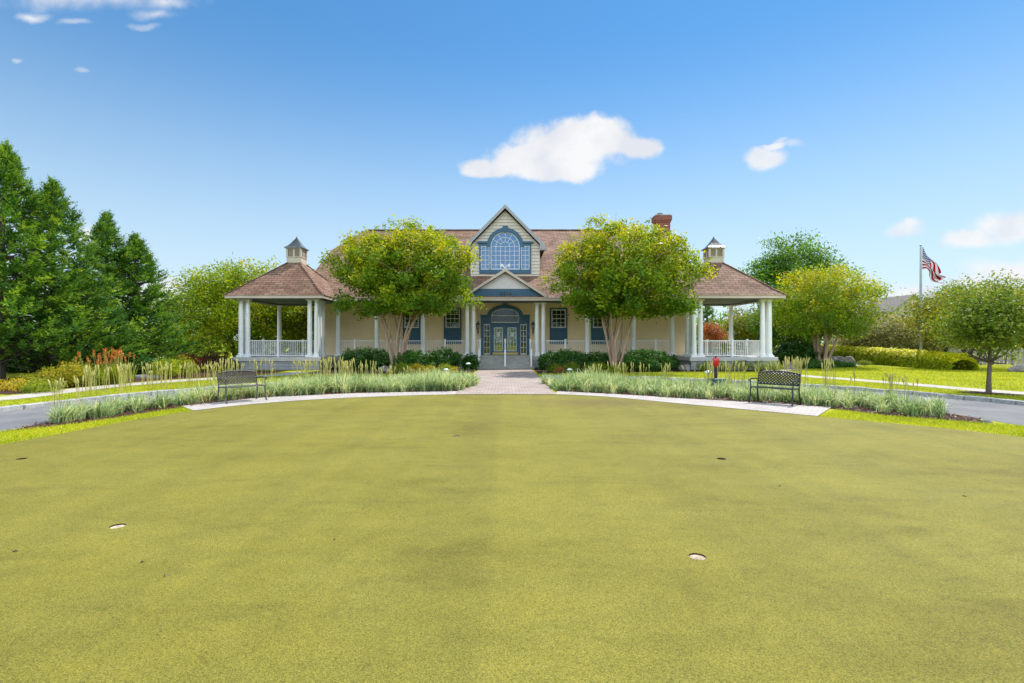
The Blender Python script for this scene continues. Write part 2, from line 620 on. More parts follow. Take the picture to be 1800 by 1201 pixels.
M['skyglass'] = glass_mat('dormer_glass', (0.015, 0.10, 0.28), 0.22)  # blue base colour stands in for the reflected sky
M['doorglass'] = glass_mat('door_glass', (0.035, 0.05, 0.03), 0.14)
M['brass'] = paint('brass', (0.55, 0.40, 0.14), 0.3, metal=0.9)
M['black'] = paint('black_metal', (0.018, 0.018, 0.020), 0.45, (0.012, 0.012, 0.013), scale=10, spec=0.5)
M['bronze'] = paint('weathered_bronze', (0.085, 0.070, 0.060), 0.5, (0.05, 0.043, 0.04), scale=12, spec=0.5)
M['frost'] = paint('frosted_emblem', (0.62, 0.63, 0.64), 0.6)
M['lampglass'] = paint('lamp_glass', (0.45, 0.43, 0.36), 0.15)
M['metalpole'] = paint('aluminium_pole', (0.40, 0.42, 0.45), 0.35, metal=0.5)
M['flag'] = flag_mat()
M['rock'] = paint('boulder', (0.25, 0.225, 0.21), 0.9, (0.12, 0.11, 0.105), scale=4, bump=1.0, bscale=9, fine=0.25)
M['red'] = paint('red_vinyl', (0.55, 0.008, 0.015), 0.25, (0.45, 0.006, 0.012), scale=5, spec=0.6)
M['greenbox'] = paint('green_enamel', (0.045, 0.10, 0.085), 0.5)
M['fencewood'] = paint('fence_wood', (0.38, 0.35, 0.33), 0.9, (0.26, 0.24, 0.23), scale=3, stretch=(8, 8, 0.6), fine=0.15)
M['barkpink'] = paint('smooth_bark', (0.44, 0.29, 0.21), 0.8, (0.30, 0.20, 0.15), scale=3, stretch=(3, 3, 0.6), fine=0.15, bscale=25)
M['barkdark'] = paint('dark_bark', (0.085, 0.065, 0.05), 0.95, (0.05, 0.04, 0.032), scale=5, stretch=(4, 4, 0.8), bump=0.6, bscale=30, fine=0.3)
M['barkgrey'] = paint('grey_bark', (0.15, 0.115, 0.09), 0.95, (0.09, 0.07, 0.058), scale=6, stretch=(4, 4, 1), bump=0.6, bscale=40, fine=0.3)
M['housewall'] = paint('beige_house', (0.44, 0.38, 0.32), 0.8)
M['houseroof'] = paint('grey_roof', (0.20, 0.17, 0.16), 0.9, fine=0.2, bscale=15)
M['water'] = paint('pool_water', (0.02, 0.10, 0.35), 0.1)
M['liner'] = paint('cup_liner', (0.85, 0.78, 0.68), 0.6, (0.70, 0.55, 0.40), scale=30)

M['l_myrtle'] = leaf('myrtle_leaf', [(0.030, 0.075, 0.010), (0.062, 0.125, 0.012), (0.125, 0.175, 0.012), (0.235, 0.222, 0.012)], 0.5, gain=(2.2, 2.05, 0.9))
M['l_maple'] = leaf('maple_leaf', [(0.025, 0.070, 0.012), (0.05, 0.12, 0.016), (0.08, 0.16, 0.02)], 0.4, gain=(2.3, 2.1, 1.2))
M['l_conifer'] = leaf('cypress_spray', [(0.014, 0.045, 0.014), (0.04, 0.09, 0.018), (0.125, 0.185, 0.022)], 0.35, rough=0.6, tcol=(1.3, 1.2, 0.5), spec=0.2, gain=(2.45, 2.45, 1.7))
M['l_yellow'] = leaf('yellow_green_leaf', [(0.06, 0.09, 0.012), (0.13, 0.15, 0.014), (0.25, 0.21, 0.02)], 0.45)
M['l_silver'] = leaf('silver_leaf', [(0.06, 0.075, 0.035), (0.13, 0.14, 0.075), (0.22, 0.22, 0.13), (0.20, 0.14, 0.05)], 0.35)
M['l_young'] = leaf('young_leaf', [(0.032, 0.065, 0.012), (0.065, 0.105, 0.020), (0.12, 0.14, 0.035)], 0.45, gain=(2.6, 2.4, 1.2))
M['l_dark'] = leaf('dark_gloss_leaf', [(0.010, 0.035, 0.010), (0.022, 0.070, 0.012), (0.045, 0.12, 0.015)], 0.3, rough=0.45, spec=0.35, gain=(1.9, 1.8, 1.1))
M['l_hedge'] = leaf('hedge_leaf', [(0.05, 0.085, 0.010), (0.13, 0.17, 0.015), (0.24, 0.26, 0.02)], 0.4, gain=(2.9, 2.6, 0.8))
M['l_lime'] = leaf('lime_leaf', [(0.08, 0.13, 0.012), (0.16, 0.21, 0.016), (0.25, 0.29, 0.02)], 0.45)
M['l_gold'] = leaf('golden_leaf', [(0.12, 0.15, 0.015), (0.30, 0.25, 0.02), (0.42, 0.31, 0.03)], 0.4)
M['l_red'] = leaf('red_leaf', [(0.10, 0.02, 0.02), (0.28, 0.035, 0.03), (0.42, 0.09, 0.06)], 0.4, gain=(1.3, 1.1, 1.1), tcol=(1.3, 0.6, 0.5))
M['l_purple'] = leaf('purple_leaf', [(0.022, 0.008, 0.010), (0.05, 0.014, 0.018), (0.10, 0.03, 0.03)], 0.3, tcol=(1.3, 0.5, 0.5))
M['l_rust'] = leaf('rust_leaf', [(0.10, 0.05, 0.03), (0.26, 0.10, 0.05), (0.36, 0.17, 0.09)], 0.4, tcol=(1.2, 0.8, 0.5))
M['l_orange'] = leaf('orange_petal', [(0.45, 0.10, 0.015), (0.60, 0.22, 0.03), (0.55, 0.30, 0.12)], 0.35, gain=(1.1, 1.1, 1.0), tcol=(1.1, 0.8, 0.4))
M['blade'] = leaf('blue_grass_blade', [(0.075, 0.125, 0.055), (0.14, 0.205, 0.105), (0.24, 0.30, 0.19), (0.36, 0.36, 0.23)], 0.35, tcol=(1.05, 1.1, 0.6), gain=(2.2, 2.0, 1.7))
M['stalk'] = leaf('straw_stalk', [(0.30, 0.30, 0.10), (0.44, 0.41, 0.17), (0.56, 0.50, 0.26)], 0.3, gain=(1.2, 1.2, 0.9), tcol=(1.1, 1.0, 0.7))
M['lawnblade'] = leaf('lawn_blade', [(0.08, 0.13, 0.012), (0.17, 0.215, 0.016), (0.27, 0.28, 0.028)], 0.4, gain=(2.15, 1.95, 0.75))
M['chip'] = leaf('mulch_chip', [(0.035, 0.018, 0.012), (0.10, 0.05, 0.03), (0.22, 0.12, 0.07)], 0.0, gain=(1, 1, 1))

# ------------------------------------------------------------------ ground sheets
def spline(pts, n=8):
    """Catmull-Rom through 2D points"""
    p = [np.array(q, float) for q in pts]
    p = [2 * p[0] - p[1]] + p + [2 * p[-1] - p[-2]]
    out = []
    for i in range(1, len(p) - 2):
        for k in range(n):
            t = k / n
            out.append(0.5 * ((2 * p[i]) + (-p[i - 1] + p[i + 1]) * t + (2 * p[i - 1] - 5 * p[i] + 4 * p[i + 1] - p[i + 2]) * t * t + (-p[i - 1] + 3 * p[i] - 3 * p[i + 1] + p[i + 2]) * t ** 3))
    out.append(p[-2])
    return [tuple(q) for q in out]


def sheet(name, outer, z, mat, holes=(), label=None):
    bm = bmesh.new()
    edges = []
    for loop in [outer] + list(holes):
        vs = [bm.verts.new((x, y, z)) for x, y in loop]
        for i in range(len(vs)):
            edges.append(bm.edges.new((vs[i], vs[(i + 1) % len(vs)])))
    bmesh.ops.triangle_fill(bm, use_beauty=True, use_dissolve=False, edges=edges, normal=(0, 0, 1))
    for f in bm.faces:
        if f.normal.z < 0: f.normal_flip()
    me = bpy.data.meshes.new(name)
    bm.to_mesh(me)
    bm.free()
    o = link(name, me, mat)
    tag(o, kind='structure')
    return o


def circle(x, y, r, n=24):
    return [(x + r * math.cos(2 * PI * k / n), y + r * math.sin(2 * PI * k / n)) for k in range(n)]


def inside(poly, X, Y):
    """vectorised point in polygon"""
    X = np.asarray(X)
    Y = np.asarray(Y)
    c = np.zeros(X.shape, bool)
    n = len(poly)
    for i in range(n):
        x1, y1 = poly[i]
        x2, y2 = poly[(i + 1) % n]
        if y1 == y2: continue
        t = ((y1 > Y) != (y2 > Y)) & (X < (x2 - x1) * (Y - y1) / (y2 - y1) + x1)
        c ^= t
    return c


# putting green outline, from the photograph's edge, closed behind the camera
edge_px = [(0, 783), (100, 765), (220, 742), (340, 723), (440, 712), (560, 703), (700, 697), (808, 694), (888, 693.5), (976, 694), (1060, 698),
           (1200, 711), (1320, 722), (1437, 733), (1600, 748), (1700, 758), (1800, 770)]
edge_g = [G(*p) for p in edge_px]
green_edge = spline(edge_g, 6)
back = spline([edge_g[-1], (9.6, 6.5), (8.6, 1.5), (5.5, -2.6), (0.5, -4.2), (-4.8, -2.8), (-8.0, 1.5), (-8.9, 5.5), edge_g[0]], 6)
green = green_edge + back[1:-1]
cups = [(*G(207, 927), 0.064), (*G(1226, 981), 0.064), (*G(38, 808), 0.062), (*G(1268, 808), 0.062), (*G(802, 768), 0.062)]
sheet('putting_green', green, 0.012, M['turf'], [circle(x, y, r) for x, y, r in cups])
gc = np.array(green).mean(0)
green_in = [tuple(gc + (np.array(p) - gc) * 0.985) for p in green]
sheet('ground', circle(0, 60, 900, 64), 0.0, M['lawn'], [green_in])

# concrete/paver arc between the green and the beds
C0 = (0.9, 11.5)
arc_l_out = [G(*p) for p in [(318, 715), (380, 708.5), (460, 700), (533, 696.5), (633, 692), (733, 690), (808, 688.5)]]
arc_r_out = [G(*p) for p in [(980, 688.5), (1100, 695), (1177, 700), (1280, 706), (1367, 711), (1462, 717)]]
el = spline(edge_g[3:8], 6)
er = spline(edge_g[9:14], 6)
sheet('arc_path', spline(arc_l_out, 5) + el[::-1], 0.020, M['arc_pavers'])
sheet('arc_path.001', spline(arc_r_out, 5) + er[::-1], 0.020, M['arc_pavers'])
wl, wr = -1.62, 1.62
sheet('brick_walkway', [(wl, 16.35), (0, 16.42), (wr, 16.35), (wr, 21), (wr, 32.3), (wl, 32.3), (wl, 21)], 0.024, M['pavers'])


def polar(r, a0, a1, n=40):
    return [(C0[0] + (r(a) if callable(r) else r) * math.cos(a), C0[1] + (r(a) if callable(r) else r) * math.sin(a)) for a in np.linspace(a0, a1, n)]


rin = lambda a: 9.55 + (0.95 * max(0.0, -math.cos(a)))
ROAD_OUT = 13.0
road = polar(ROAD_OUT, R(-60), R(240), 90) + polar(rin, R(240), R(-60), 90)
sheet('road', road, 0.004, M['asphalt'])

# granite kerb blocks along the road's outer edge
kb = MB()
a = R(-40)
while a < R(220):
    da = random.uniform(0.55, 0.75) / ROAD_OUT
    g = 0.018 / ROAD_OUT
    # leave the walkway open
    xm = C0[0] + ROAD_OUT * math.cos(a + da / 2)
    ym = C0[1] + ROAD_OUT * math.sin(a + da / 2)
    if not (-1.95 < xm < 1.95 and ym > 15):
        h = random.uniform(0.10, 0.125)
        r0, r1 = ROAD_OUT + random.uniform(-0.012, 0.012), ROAD_OUT + 0.24
        pts = [(r0 + 0.02, a + g, h), (r1, a + g, h), (r1, a + da - g, h), (r0 + 0.02, a + da - g, h)]
        poly = [(C0[0] + r * math.cos(t), C0[1] + r * math.sin(t), h) for r, t, h in pts]
        kb.prism(poly, (0, 0, -h - 0.03))
    a += da
tag(kb.build('kerb', M['granite'], bevel=0.015), kind='structure')

# pavements
lside = spline([G(-150, 716), G(0, 702), (-15.0, 17.2), (-15.0, 19.6), (-14.3, 22.2), (-13.0, 24.2), (-11.6, 26.2), (-11.4, 29.0)], 8)
rside = spline([G(1980, 706), G(1800, 692), (16.5, 18.3), (16.2, 20.4), (15.6, 22.9), (14.9, 25.2), (14.7, 27.5), (16.0, 30.2), (19.5, 33.5), (23.5, 36.2), (26.5, 39), (27.0, 43)], 8)


def strip(name, cl, w, z, mat):
    c = np.array(cl)
    d = np.gradient(c, axis=0)
    d /= np.linalg.norm(d, axis=1, keepdims=True)
    nrm = np.stack([-d[:, 1], d[:, 0]], 1)
    a, b = c + nrm * w / 2, c - nrm * w / 2
    V = [(x, y, z) for x, y in a] + [(x, y, z) for x, y in b]
    n = len(cl)
    me = bpy.data.meshes.new(name)
    me.from_pydata(V, [], [(i + n, i + n + 1, i + 1, i) for i in range(n - 1)])
    o = link(name, me, mat)
    tag(o, kind='structure')
    return [tuple(p) for p in a] + [tuple(p) for p in b[::-1]]


lside_poly = strip('sidewalk', lside, 1.15, 0.010, M['concrete'])
rside_poly = strip('sidewalk.001', rside, 1.15, 0.010, M['concrete'])

# mulched planting beds
bed_l = [G(*p) for p in [(806, 689), (733, 690.5), (633, 692.5), (533, 697), (460, 701), (380, 709), (322, 717), (250, 728), (150, 743), (60, 754), (10, 759)]]
bed_l = spline(bed_l, 4) + polar(rin, R(186), R(101.5), 30)
bed_r = [G(*p) for p in [(980, 689), (1100, 695.5), (1177, 700.5), (1280, 706.5), (1367, 712), (1462, 719), (1560, 731), (1650, 738), (1735, 745)]]
bed_r = spline(bed_r, 4) + polar(rin, R(-1), R(86), 30)
sheet('mulch_bed', bed_l, 0.008, M['mulch'])
sheet('mulch_bed.001', bed_r, 0.008, M['mulch'])
front_bed_l = [(-1.75, 27.4), (-5, 27.2), (-9.5, 27.0), (-11.0, 27.2), (-11.0, 31), (-17, 30.6), (-17.2, 31.6), (-11.0, 33.9), (-1.75, 33.9)]
front_bed_r = [(1.75, 27.4), (5, 27.8), (9.5, 29.0), (13.8, 29.4), (17.4, 30.0), (17.4, 31.6), (11.0, 33.9), (1.75, 33.9)]
sheet('mulch_bed.002', front_bed_l, 0.006, M['mulch'])
sheet('mulch_bed.003', front_bed_r, 0.006, M['mulch'])
side_bed = spline([(-15.9, 16.4), (-15.9, 18.5), (-15.8, 20.5), (-15.2, 22.8), (-13.9, 24.9), (-12.5, 27)], 4) + [(-12.8, 30.2), (-17.5, 30.2), (-22, 27), (-24, 22), (-21, 17.5)]
sheet('mulch_bed.004', side_bed, 0.006, M['mulch'])
island = [(15.9, 30.6), (19, 34.0), (22.5, 36.4), (25.0, 38.6), (24, 41), (19, 40), (17.3, 36), (16.9, 31.8)]
sheet('mulch_bed.005', island, 0.006, M['mulch'])
yt = (16.05, 17.0)
sheet('mulch_bed.006', [(yt[0] + (0.95 + 0.12 * math.sin(5 * t)) * math.cos(t), yt[1] - 0.1 + (0.75 + 0.1 * math.sin(3 * t)) * math.sin(t)) for t in np.linspace(0, 2 * PI, 32)[:-1]], 0.006, M['mulch'])
sheet('water', [(-24.5, 21.4), (-20.2, 21.4), (-20.6, 24.0), (-25.0, 24.0)], 0.006, M['water'])

# ------------------------------------------------------------------ clubhouse
club = empty('clubhouse', (0, 36.5, 0))
tag(club, 'cream siding clubhouse with white columns, brown shingle roof, blue arched windows and two cupolas', 'clubhouse')
OFF = Vector((0, -36.5, 0))


def P_(mb, name, mat, parent=None, **kw):
    """part of the clubhouse given in world coordinates"""
    if parent is None:
        mb.v = [(x, y - 36.5, z) for x, y, z in mb.v]
    else:
        mb.v = [(x, y - 36.5, z) for x, y, z in mb.v]
    return mb.build(name, mat, parent or club, **kw)


FZ, TZ, YW, YP, YG = 0.78, 4.32, 36.5, 34.2, 31.5      # porch floor, column tops, wall, porch columns, gazebo columns
EZ = 4.62                                           # main eave (top of shingles)
SL = 0.615
YE = 33.5
roofz = lambda y: EZ + SL * (y - YE)
YR = 44.6
ZR = roofz(YR)


def siding(mb, rangef, z0, z1, mapf, h=0.19):
    z = z0
    while z < z1 - 1e-4:
        zt = min(z + h, z1)
        a0, a1 = rangef(z)
        b0, b1 = rangef(zt)
        if a1 - a0 > 0.01:
            mb.add([mapf(a0, 0.045, z), mapf(a1, 0.045, z), mapf(b1, 0.0, zt), mapf(b0, 0.0, zt)], [(0, 1, 2, 3)])
            mb.add([mapf(a0, 0.0, z), mapf(a1, 0.0, z), mapf(a1, 0.045, z), mapf(a0, 0.045, z)], [(0, 1, 2, 3)])
        z = zt


front = lambda a, d, z: (a, YW - d, z)
w = MB()
siding(w, lambda z: (-12.9, 12.9), FZ - 0.02, 4.6, front)
for sx in (-1, 1):
    sidef = lambda a, d, z, sx=sx: (sx * (12.9 + d), a, z)

    def rf(z):
        if z < 4.6: return (YW, 2 * YR - YW)
        y = YE + (z - EZ + 0.18) / SL
        return (max(YW, y), 2 * YR - max(YW, y))
    siding(w, rf, 0.3, 9.0, sidef)
w.box(-12.85, 12.85, 2 * YR - YW - 0.2, 2 * YR - YW, 0, 4.6)
P_(w, 'wall', M['siding'], fix=False)
w = MB()
w.box(-12.82, 12.82, YW + 0.05, YW + 0.25, 0.0, 4.6)
w.box(-12.8, -12.6, YW + 0.3, 2 * YR - YW - 0.25, 0.0, 4.6)
w.box(12.6, 12.8, YW + 0.3, 2 * YR - YW - 0.25, 0.0, 4.6)
P_(w, 'wall_core', M['siding'])

# main roof with clipped gables
rx, cxr, yc = 13.8, 12.1, 40.6
zc = roofz(yc)
mr_ = MB()
t = (0, 0, -0.16)
mr_.prism([(-rx, YE, EZ), (rx, YE, EZ), (rx, yc, zc), (cxr, YR, ZR), (-cxr, YR, ZR), (-rx, yc, zc)], t)
ye2, yc2 = 2 * YR - YE, 2 * YR - yc
mr_.prism([(rx, ye2, EZ), (-rx, ye2, EZ), (-rx, yc2, zc), (-cxr, YR + 0.01, ZR), (cxr, YR + 0.01, ZR), (rx, yc2, zc)], t)
for sx in (-1, 1):
    mr_.prism([(sx * rx, yc, zc + 0.004), (sx * rx, yc2, zc + 0.004), (sx * cxr, YR, ZR + 0.004)], t)
roof = P_(mr_, 'roof', M['shingle'])
rc = MB()
rc.box(-cxr, cxr, YR - 0.14, YR + 0.14, ZR - 0.02, ZR + 0.05)
P_(rc, 'ridge_cap', M['shingle'], roof)
# chimney
ch = MB()
cx_, cy_ = 13.75, 45.0
ch.box(cx_ - 0.62, cx_ + 0.62, cy_ - 0.45, cy_ + 0.45, 0.2, 12.15)
ch.box(cx_ - 0.68, cx_ + 0.68, cy_ - 0.51, cy_ + 0.51, 12.15, 12.30)
ch.box(cx_ - 0.74, cx_ + 0.74, cy_ - 0.57, cy_ + 0.57, 12.30, 12.72)
chim = P_(ch, 'chimney', M['brick'])
cc = MB()
cc.box(cx_ - 0.66, cx_ + 0.66, cy_ - 0.5, cy_ + 0.5, 12.72, 12.80)
cc.lathe(cx_ - 0.15, cy_, [(0.16, 12.8), (0.16, 12.95), (0.26, 12.97), (0.22, 13.03), (0.02, 13.08)], 12)
P_(cc, 'chimney_cap', M['step_concrete'], chim)

# eaves: gutter boards
g_ = MB()
g_.box(-11.0, 11.0, YE - 0.10, YE - 0.005, 4.40, 4.60)
g_.box(-11.0, 11.0, YE - 0.14, YE - 0.105, 4.56, 4.62)
P_(g_, 'gutter', M['taupe'], bevel=0.01)
g_ = MB()
g_.box(-11.2, 11.2, YP - 0.16, YP + 0.16, TZ, 4.455)
P_(g_, 'porch_beam', M['slate'])
g_ = MB()
g_.box(-12.8, 12.8, YE + 0.02, YW - 0.02, 4.46, 4.49)
P_(g_, 'porch_ceiling', M['ceiling'])

# dormer
hw, dz0 = 2.46, roofz(36.4) - 0.25
dap = 11.42
dsl = 1.02
dorm = MB()
YD = 36.42
dfront = lambda a, d, z: (a, YD - d, z)
ztop = dap - 0.35


def drange(z):
    lim = (ztop - z) / dsl
    return (-min(hw, max(lim, 0)), min(hw, max(lim, 0)))


siding(dorm, drange, 6.30, ztop - 0.02, dfront, 0.23)
for sx in (-1, 1):
    sd = lambda a, d, z, sx=sx: (sx * (hw + d), a, z)
    siding(dorm, lambda z: (YD, 36.5 + (z - roofz(36.5)) / SL + 0.3), 6.5, ztop - hw * dsl, sd, 0.23)
dorm.prism([(-hw + 0.02, YD + 0.03, 6.3), (hw - 0.02, YD + 0.03, 6.3), (hw - 0.02, YD + 0.03, ztop - hw * dsl), (0, YD + 0.03, ztop), (-hw + 0.02, YD + 0.03, ztop - hw * dsl)], (0, 0.12, 0))
dormer = P_(dorm, 'dormer', M['dormer_siding'], fix=False)
dr = MB()
hx = 2.86
for sx in (-1, 1):
    dr.prism([(sx * 0.0, YD - 0.33, dap), (sx * hx, YD - 0.33, dap - hx * dsl), (sx * hx, 40.5, dap - hx * dsl), (0, 45, dap)], (0, 0, -0.14))
P_(dr, 'dormer_roof', M['shingle'], dormer)
dr = MB()
for sx in (-1, 1):
    o0, o1 = (0, dap - 0.02), (sx * (hx + 0.02), dap - 0.02 - hx * dsl)
    dr.prism([(o0[0], YD - 0.40, o0[1]), (o1[0], YD - 0.40, o1[1]), (o1[0], YD - 0.40, o1[1] - 0.28), (sx * (hx - 0.42), YD - 0.40, o1[1] - 0.28), (sx * (hx - 0.42), YD - 0.40, o1[1] + 0.14), (0, YD - 0.40, o0[1] - 0.26)], (0, 0.07, 0))
    xs = sorted((sx * (hx - 0.40), sx * (hx)))
    dr.box(xs[0], xs[1], YD - 0.32, YD - 0.02, dap - hx * dsl - 0.31, dap - hx * dsl - 0.15)
P_(dr, 'rake_board', M['rakegrey'], dormer)


def arc(cx, cz, rx_, rz_, n=28, a0=0.0, a1=PI):
    return [(cx + rx_ * math.cos(t), cz + rz_ * math.sin(t)) for t in np.linspace(a0, a1, n)]


# Palladian window of the dormer
m_ = 36.42 / F
zz = lambda py, y=36.42: H - (py - CY) * y / F
ya = YD - 0.02
zs = zz(434)
win = MB()
zb, zt_ = zz(481), zz(428.5)
win.box(-1.84, -1.72, ya - 0.09, ya, zb, zt_)
win.box(1.72, 1.84, ya - 0.09, ya, zb, zt_)
win.box(-1.72, 1.72, ya - 0.09, ya, zb, zz(474.2))
for sx in (-1, 1):
    x0, x1 = sorted((sx * 1.03, sx * 1.12))
    win.box(x0, x1, ya - 0.09, ya, zz(474.2), zt_)
    x0, x1 = sorted((sx * 1.12, sx * 1.72))
    win.box(x0, x1, ya - 0.09, ya, zz(433.0), zt_)
    x0, x1 = sorted((sx * 1.22, sx * 1.98))
    win.box(x0, x1, ya - 0.16, ya - 0.01, zt_, zt_ + 0.14)
win.band(arc(0, zs, 1.03, 1.03), arc(0, zs, 1.31, 1.33), ya - 0.12, ya)
win.prism([(-0.10, ya - 0.17, zs + 1.0), (0.10, ya - 0.17, zs + 1.0), (0.15, ya - 0.17, zs + 1.42), (-0.15, ya - 0.17, zs + 1.42)], (0, 0.16, 0))
win.box(-0.18, 0.18, ya - 0.19, ya - 0.01, zs + 1.42, zs + 1.47)
pw = P_(win, 'arched_window', M['blue'], dormer)
fr = MB()
yf0, yf1 = ya - 0.07, ya - 0.02
fr.band(arc(0, zs, 0.985, 0.985), arc(0, zs, 1.03, 1.03), yf0, yf1)
zb2 = zz(474.2)
for sx in (-1, 1):
    x0, x1 = sorted((sx * 0.985, sx * 1.03))
    fr.box(x0, x1, yf0, yf1, zb2, zs)
fr.box(-0.985, 0.985, yf0, yf1, zb2, zb2 + 0.05)
mb_ = 0.022
for k in (-2, -1, 0, 1, 2):
    x = k * 0.328
    fr.box(x - mb_ / 2, x + mb_ / 2, yf0 + 0.01, yf1 - 0.01, zb2 + 0.05, zs)
nz = 5
for k in range(1, nz + 1):
    z = zb2 + (zs - zb2) * k / nz
    fr.box(-0.985, 0.985, yf0 + 0.012, yf1 - 0.012, z - mb_ / 2, z + mb_ / 2)
for rr in (0.328, 0.656):
    fr.band(arc(0, zs, rr - mb_ / 2, rr - mb_ / 2), arc(0, zs, rr + mb_ / 2, rr + mb_ / 2), yf0 + 0.01, yf1 - 0.01)
for aa in (30, 60, 90, 120, 150):
    c, s_ = math.cos(R(aa)), math.sin(R(aa))
    fr.bar((0.33 * c, yf0 + 0.02, zs + 0.33 * s_), (0.99 * c, yf0 + 0.02, zs + 0.99 * s_), mb_, 0.03, up=(0, 1, 0))
for sx in (-1, 1):
    x0, x1 = sorted((sx * 1.12, sx * 1.72))
    zt2 = zz(433.0)
    for (a0, a1, b0, b1) in ((x0, x0 + 0.035, zb2, zt2), (x1 - 0.035, x1, zb2, zt2), (x0 + 0.035, x1 - 0.035, zb2, zb2 + 0.04), (x0 + 0.035, x1 - 0.035, zt2 - 0.04, zt2)):
        fr.box(a0, a1, yf0, yf1, b0, b1)
    xm = (x0 + x1) / 2
    fr.box(xm - mb_ / 2, xm + mb_ / 2, yf0 + 0.01, yf1 - 0.01, zb2 + 0.04, zt2 - 0.04)
    for k in range(1, 5):
        z = zb2 + (zt2 - zb2) * k / 5
        fr.box(x0 + 0.035, x1 - 0.035, yf0 + 0.012, yf1 - 0.012, z - mb_ / 2, z + mb_ / 2)
# flatten to thing > part > sub-part: frame and panes hang on the clubhouse's dormer window part
pw.parent = club
P_(fr, 'frame', M['white'], pw)
pn = MB()
pn.prism([(-0.99, ya - 0.03, zb2 + 0.02)] + [(0.99, ya - 0.03, zb2 + 0.02)] + [(x, ya - 0.03, z) for x, z in arc(0, zs, 0.99, 0.99)], (0, 0.02, 0))
for sx in (-1, 1):
    x0, x1 = sorted((sx * 1.14, sx * 1.70))
    pn.box(x0, x1, ya - 0.03, ya - 0.01, zb2 + 0.02, zz(433.0) - 0.02)
P_(pn, 'pane', M['skyglass'], pw)

# portico gable over the entrance
YF = 33.72
pap, phx, psl = 6.50, 2.78, 0.645
po = MB()
for sx in (-1, 1):
    po.prism([(0, YF - 0.28, pap), (sx * phx, YF - 0.28, pap - phx * psl), (sx * phx, 34.5, pap - phx * psl), (sx * 0.0, 37.0, pap)], (0, 0, -0.12))
prt = P_(po, 'portico_roof', M['shingle'])
po = MB()
for sx in (-1, 1):
    po.prism([(0, YF - 0.36, pap - 0.01), (sx * (phx + 0.06), YF - 0.36, pap - 0.01 - (phx + 0.06) * psl), (sx * (phx + 0.06), YF - 0.36, pap - 0.19 - (phx + 0.06) * psl), (0, YF - 0.36, pap - 0.20)], (0, 0.075, 0))
P_(po, 'rake_board', M['taupe'], prt)
po = MB()
zbp = zz(508, YF)
hb = (pap - 0.2 - zbp) / psl
po.prism([(-hb, YF, zbp), (hb, YF, zbp), (0, YF, pap - 0.2)], (0, 0.1, 0))
P_(po, 'pediment', M['stucco'])
po = MB()
z0_ = 4.70
h2 = (pap - 0.2 - z0_) / psl
po.prism([(-h2, YF - 0.03, z0_), (h2, YF - 0.03, z0_), (hb, YF - 0.03, zbp), (-hb, YF - 0.03, zbp)], (0, 0.12, 0))
bandp = P_(po, 'name_band', M['blue'])
fc = bpy.data.curves.new('house_number', 'FONT')
fc.body = '2416'
fc.size = 0.36
fc.align_x = 'CENTER'
fc.extrude = 0.012
fc.space_character = 1.12
tmp = bpy.data.objects.new('house_number_text', fc)
col.objects.link(tmp)
bpy.context.view_layer.update()
me = bpy.data.meshes.new_from_object(tmp.evaluated_get(bpy.context.evaluated_depsgraph_get()))
bpy.data.objects.remove(tmp)
me.materials.clear()
nb = link('house_number', me, M['black'], bandp)
nb.location = (0.02, YF - 0.06 - 36.5, z0_ + 0.06)
nb.rotation_euler = (R(90), 0, 0)
# floodlight on the gable peak
fl = MB()
fl.box(-0.06, 0.06, YF - 0.30, YF - 0.18, pap + 0.0, pap + 0.10)
for sx in (-1, 1):
    fl.tube([(sx * 0.05, YF - 0.24, pap + 0.07), (sx * 0.17, YF - 0.26, pap + 0.16)], 0.025)
    fl.tube([(sx * 0.15, YF - 0.20, pap + 0.17), (sx * 0.22, YF - 0.34, pap + 0.20), (sx * 0.25, YF - 0.42, pap + 0.19)], [0.05, 0.085, 0.10], 10)
P_(fl, 'floodlight', M['white'], smooth=True)


# columns
def column(x, y, z0=FZ, z1=TZ, r=0.15):
    c = MB()
    c.box(x - r * 1.35, x + r * 1.35, y - r * 1.35, y + r * 1.35, z0, z0 + 0.10)
    prof = [(r * 1.28, z0 + 0.10), (r * 1.32, z0 + 0.14), (r * 1.15, z0 + 0.19), (r * 1.02, z0 + 0.22)]
    Hc = z1 - z0
    for k in range(7):
        f_ = k / 6
        prof.append((r * (1.0 - 0.16 * f_ * f_), z0 + 0.22 + (Hc - 0.42) * f_))
    prof += [(r * 0.95, z1 - 0.18), (r * 0.86, z1 - 0.15), (r * 0.9, z1 - 0.11), (r * 1.12, z1 - 0.07)]
    c.lathe(x, y, prof, 24)
    c.box(x - r * 1.25, x + r * 1.25, y - r * 1.25, y + r * 1.25, z1 - 0.07, z1)
    return P_(c, 'column', M['white'], smooth=True)


for sx in (-1, 1):
    for xx in (2.12, 2.55, 5.5, 8.57):
        column(sx * xx, YP)
    column(sx * 11.15, YP + 0.0)
    for xx, yy in ((16.25, YG), (15.83, YG), (11.6, YG), (12.02, YG), (11.6, YG + 0.45), (16.25, YG + 0.45), (16.25, 36.85), (11.75, 33.0)):
        column(sx * xx, yy)

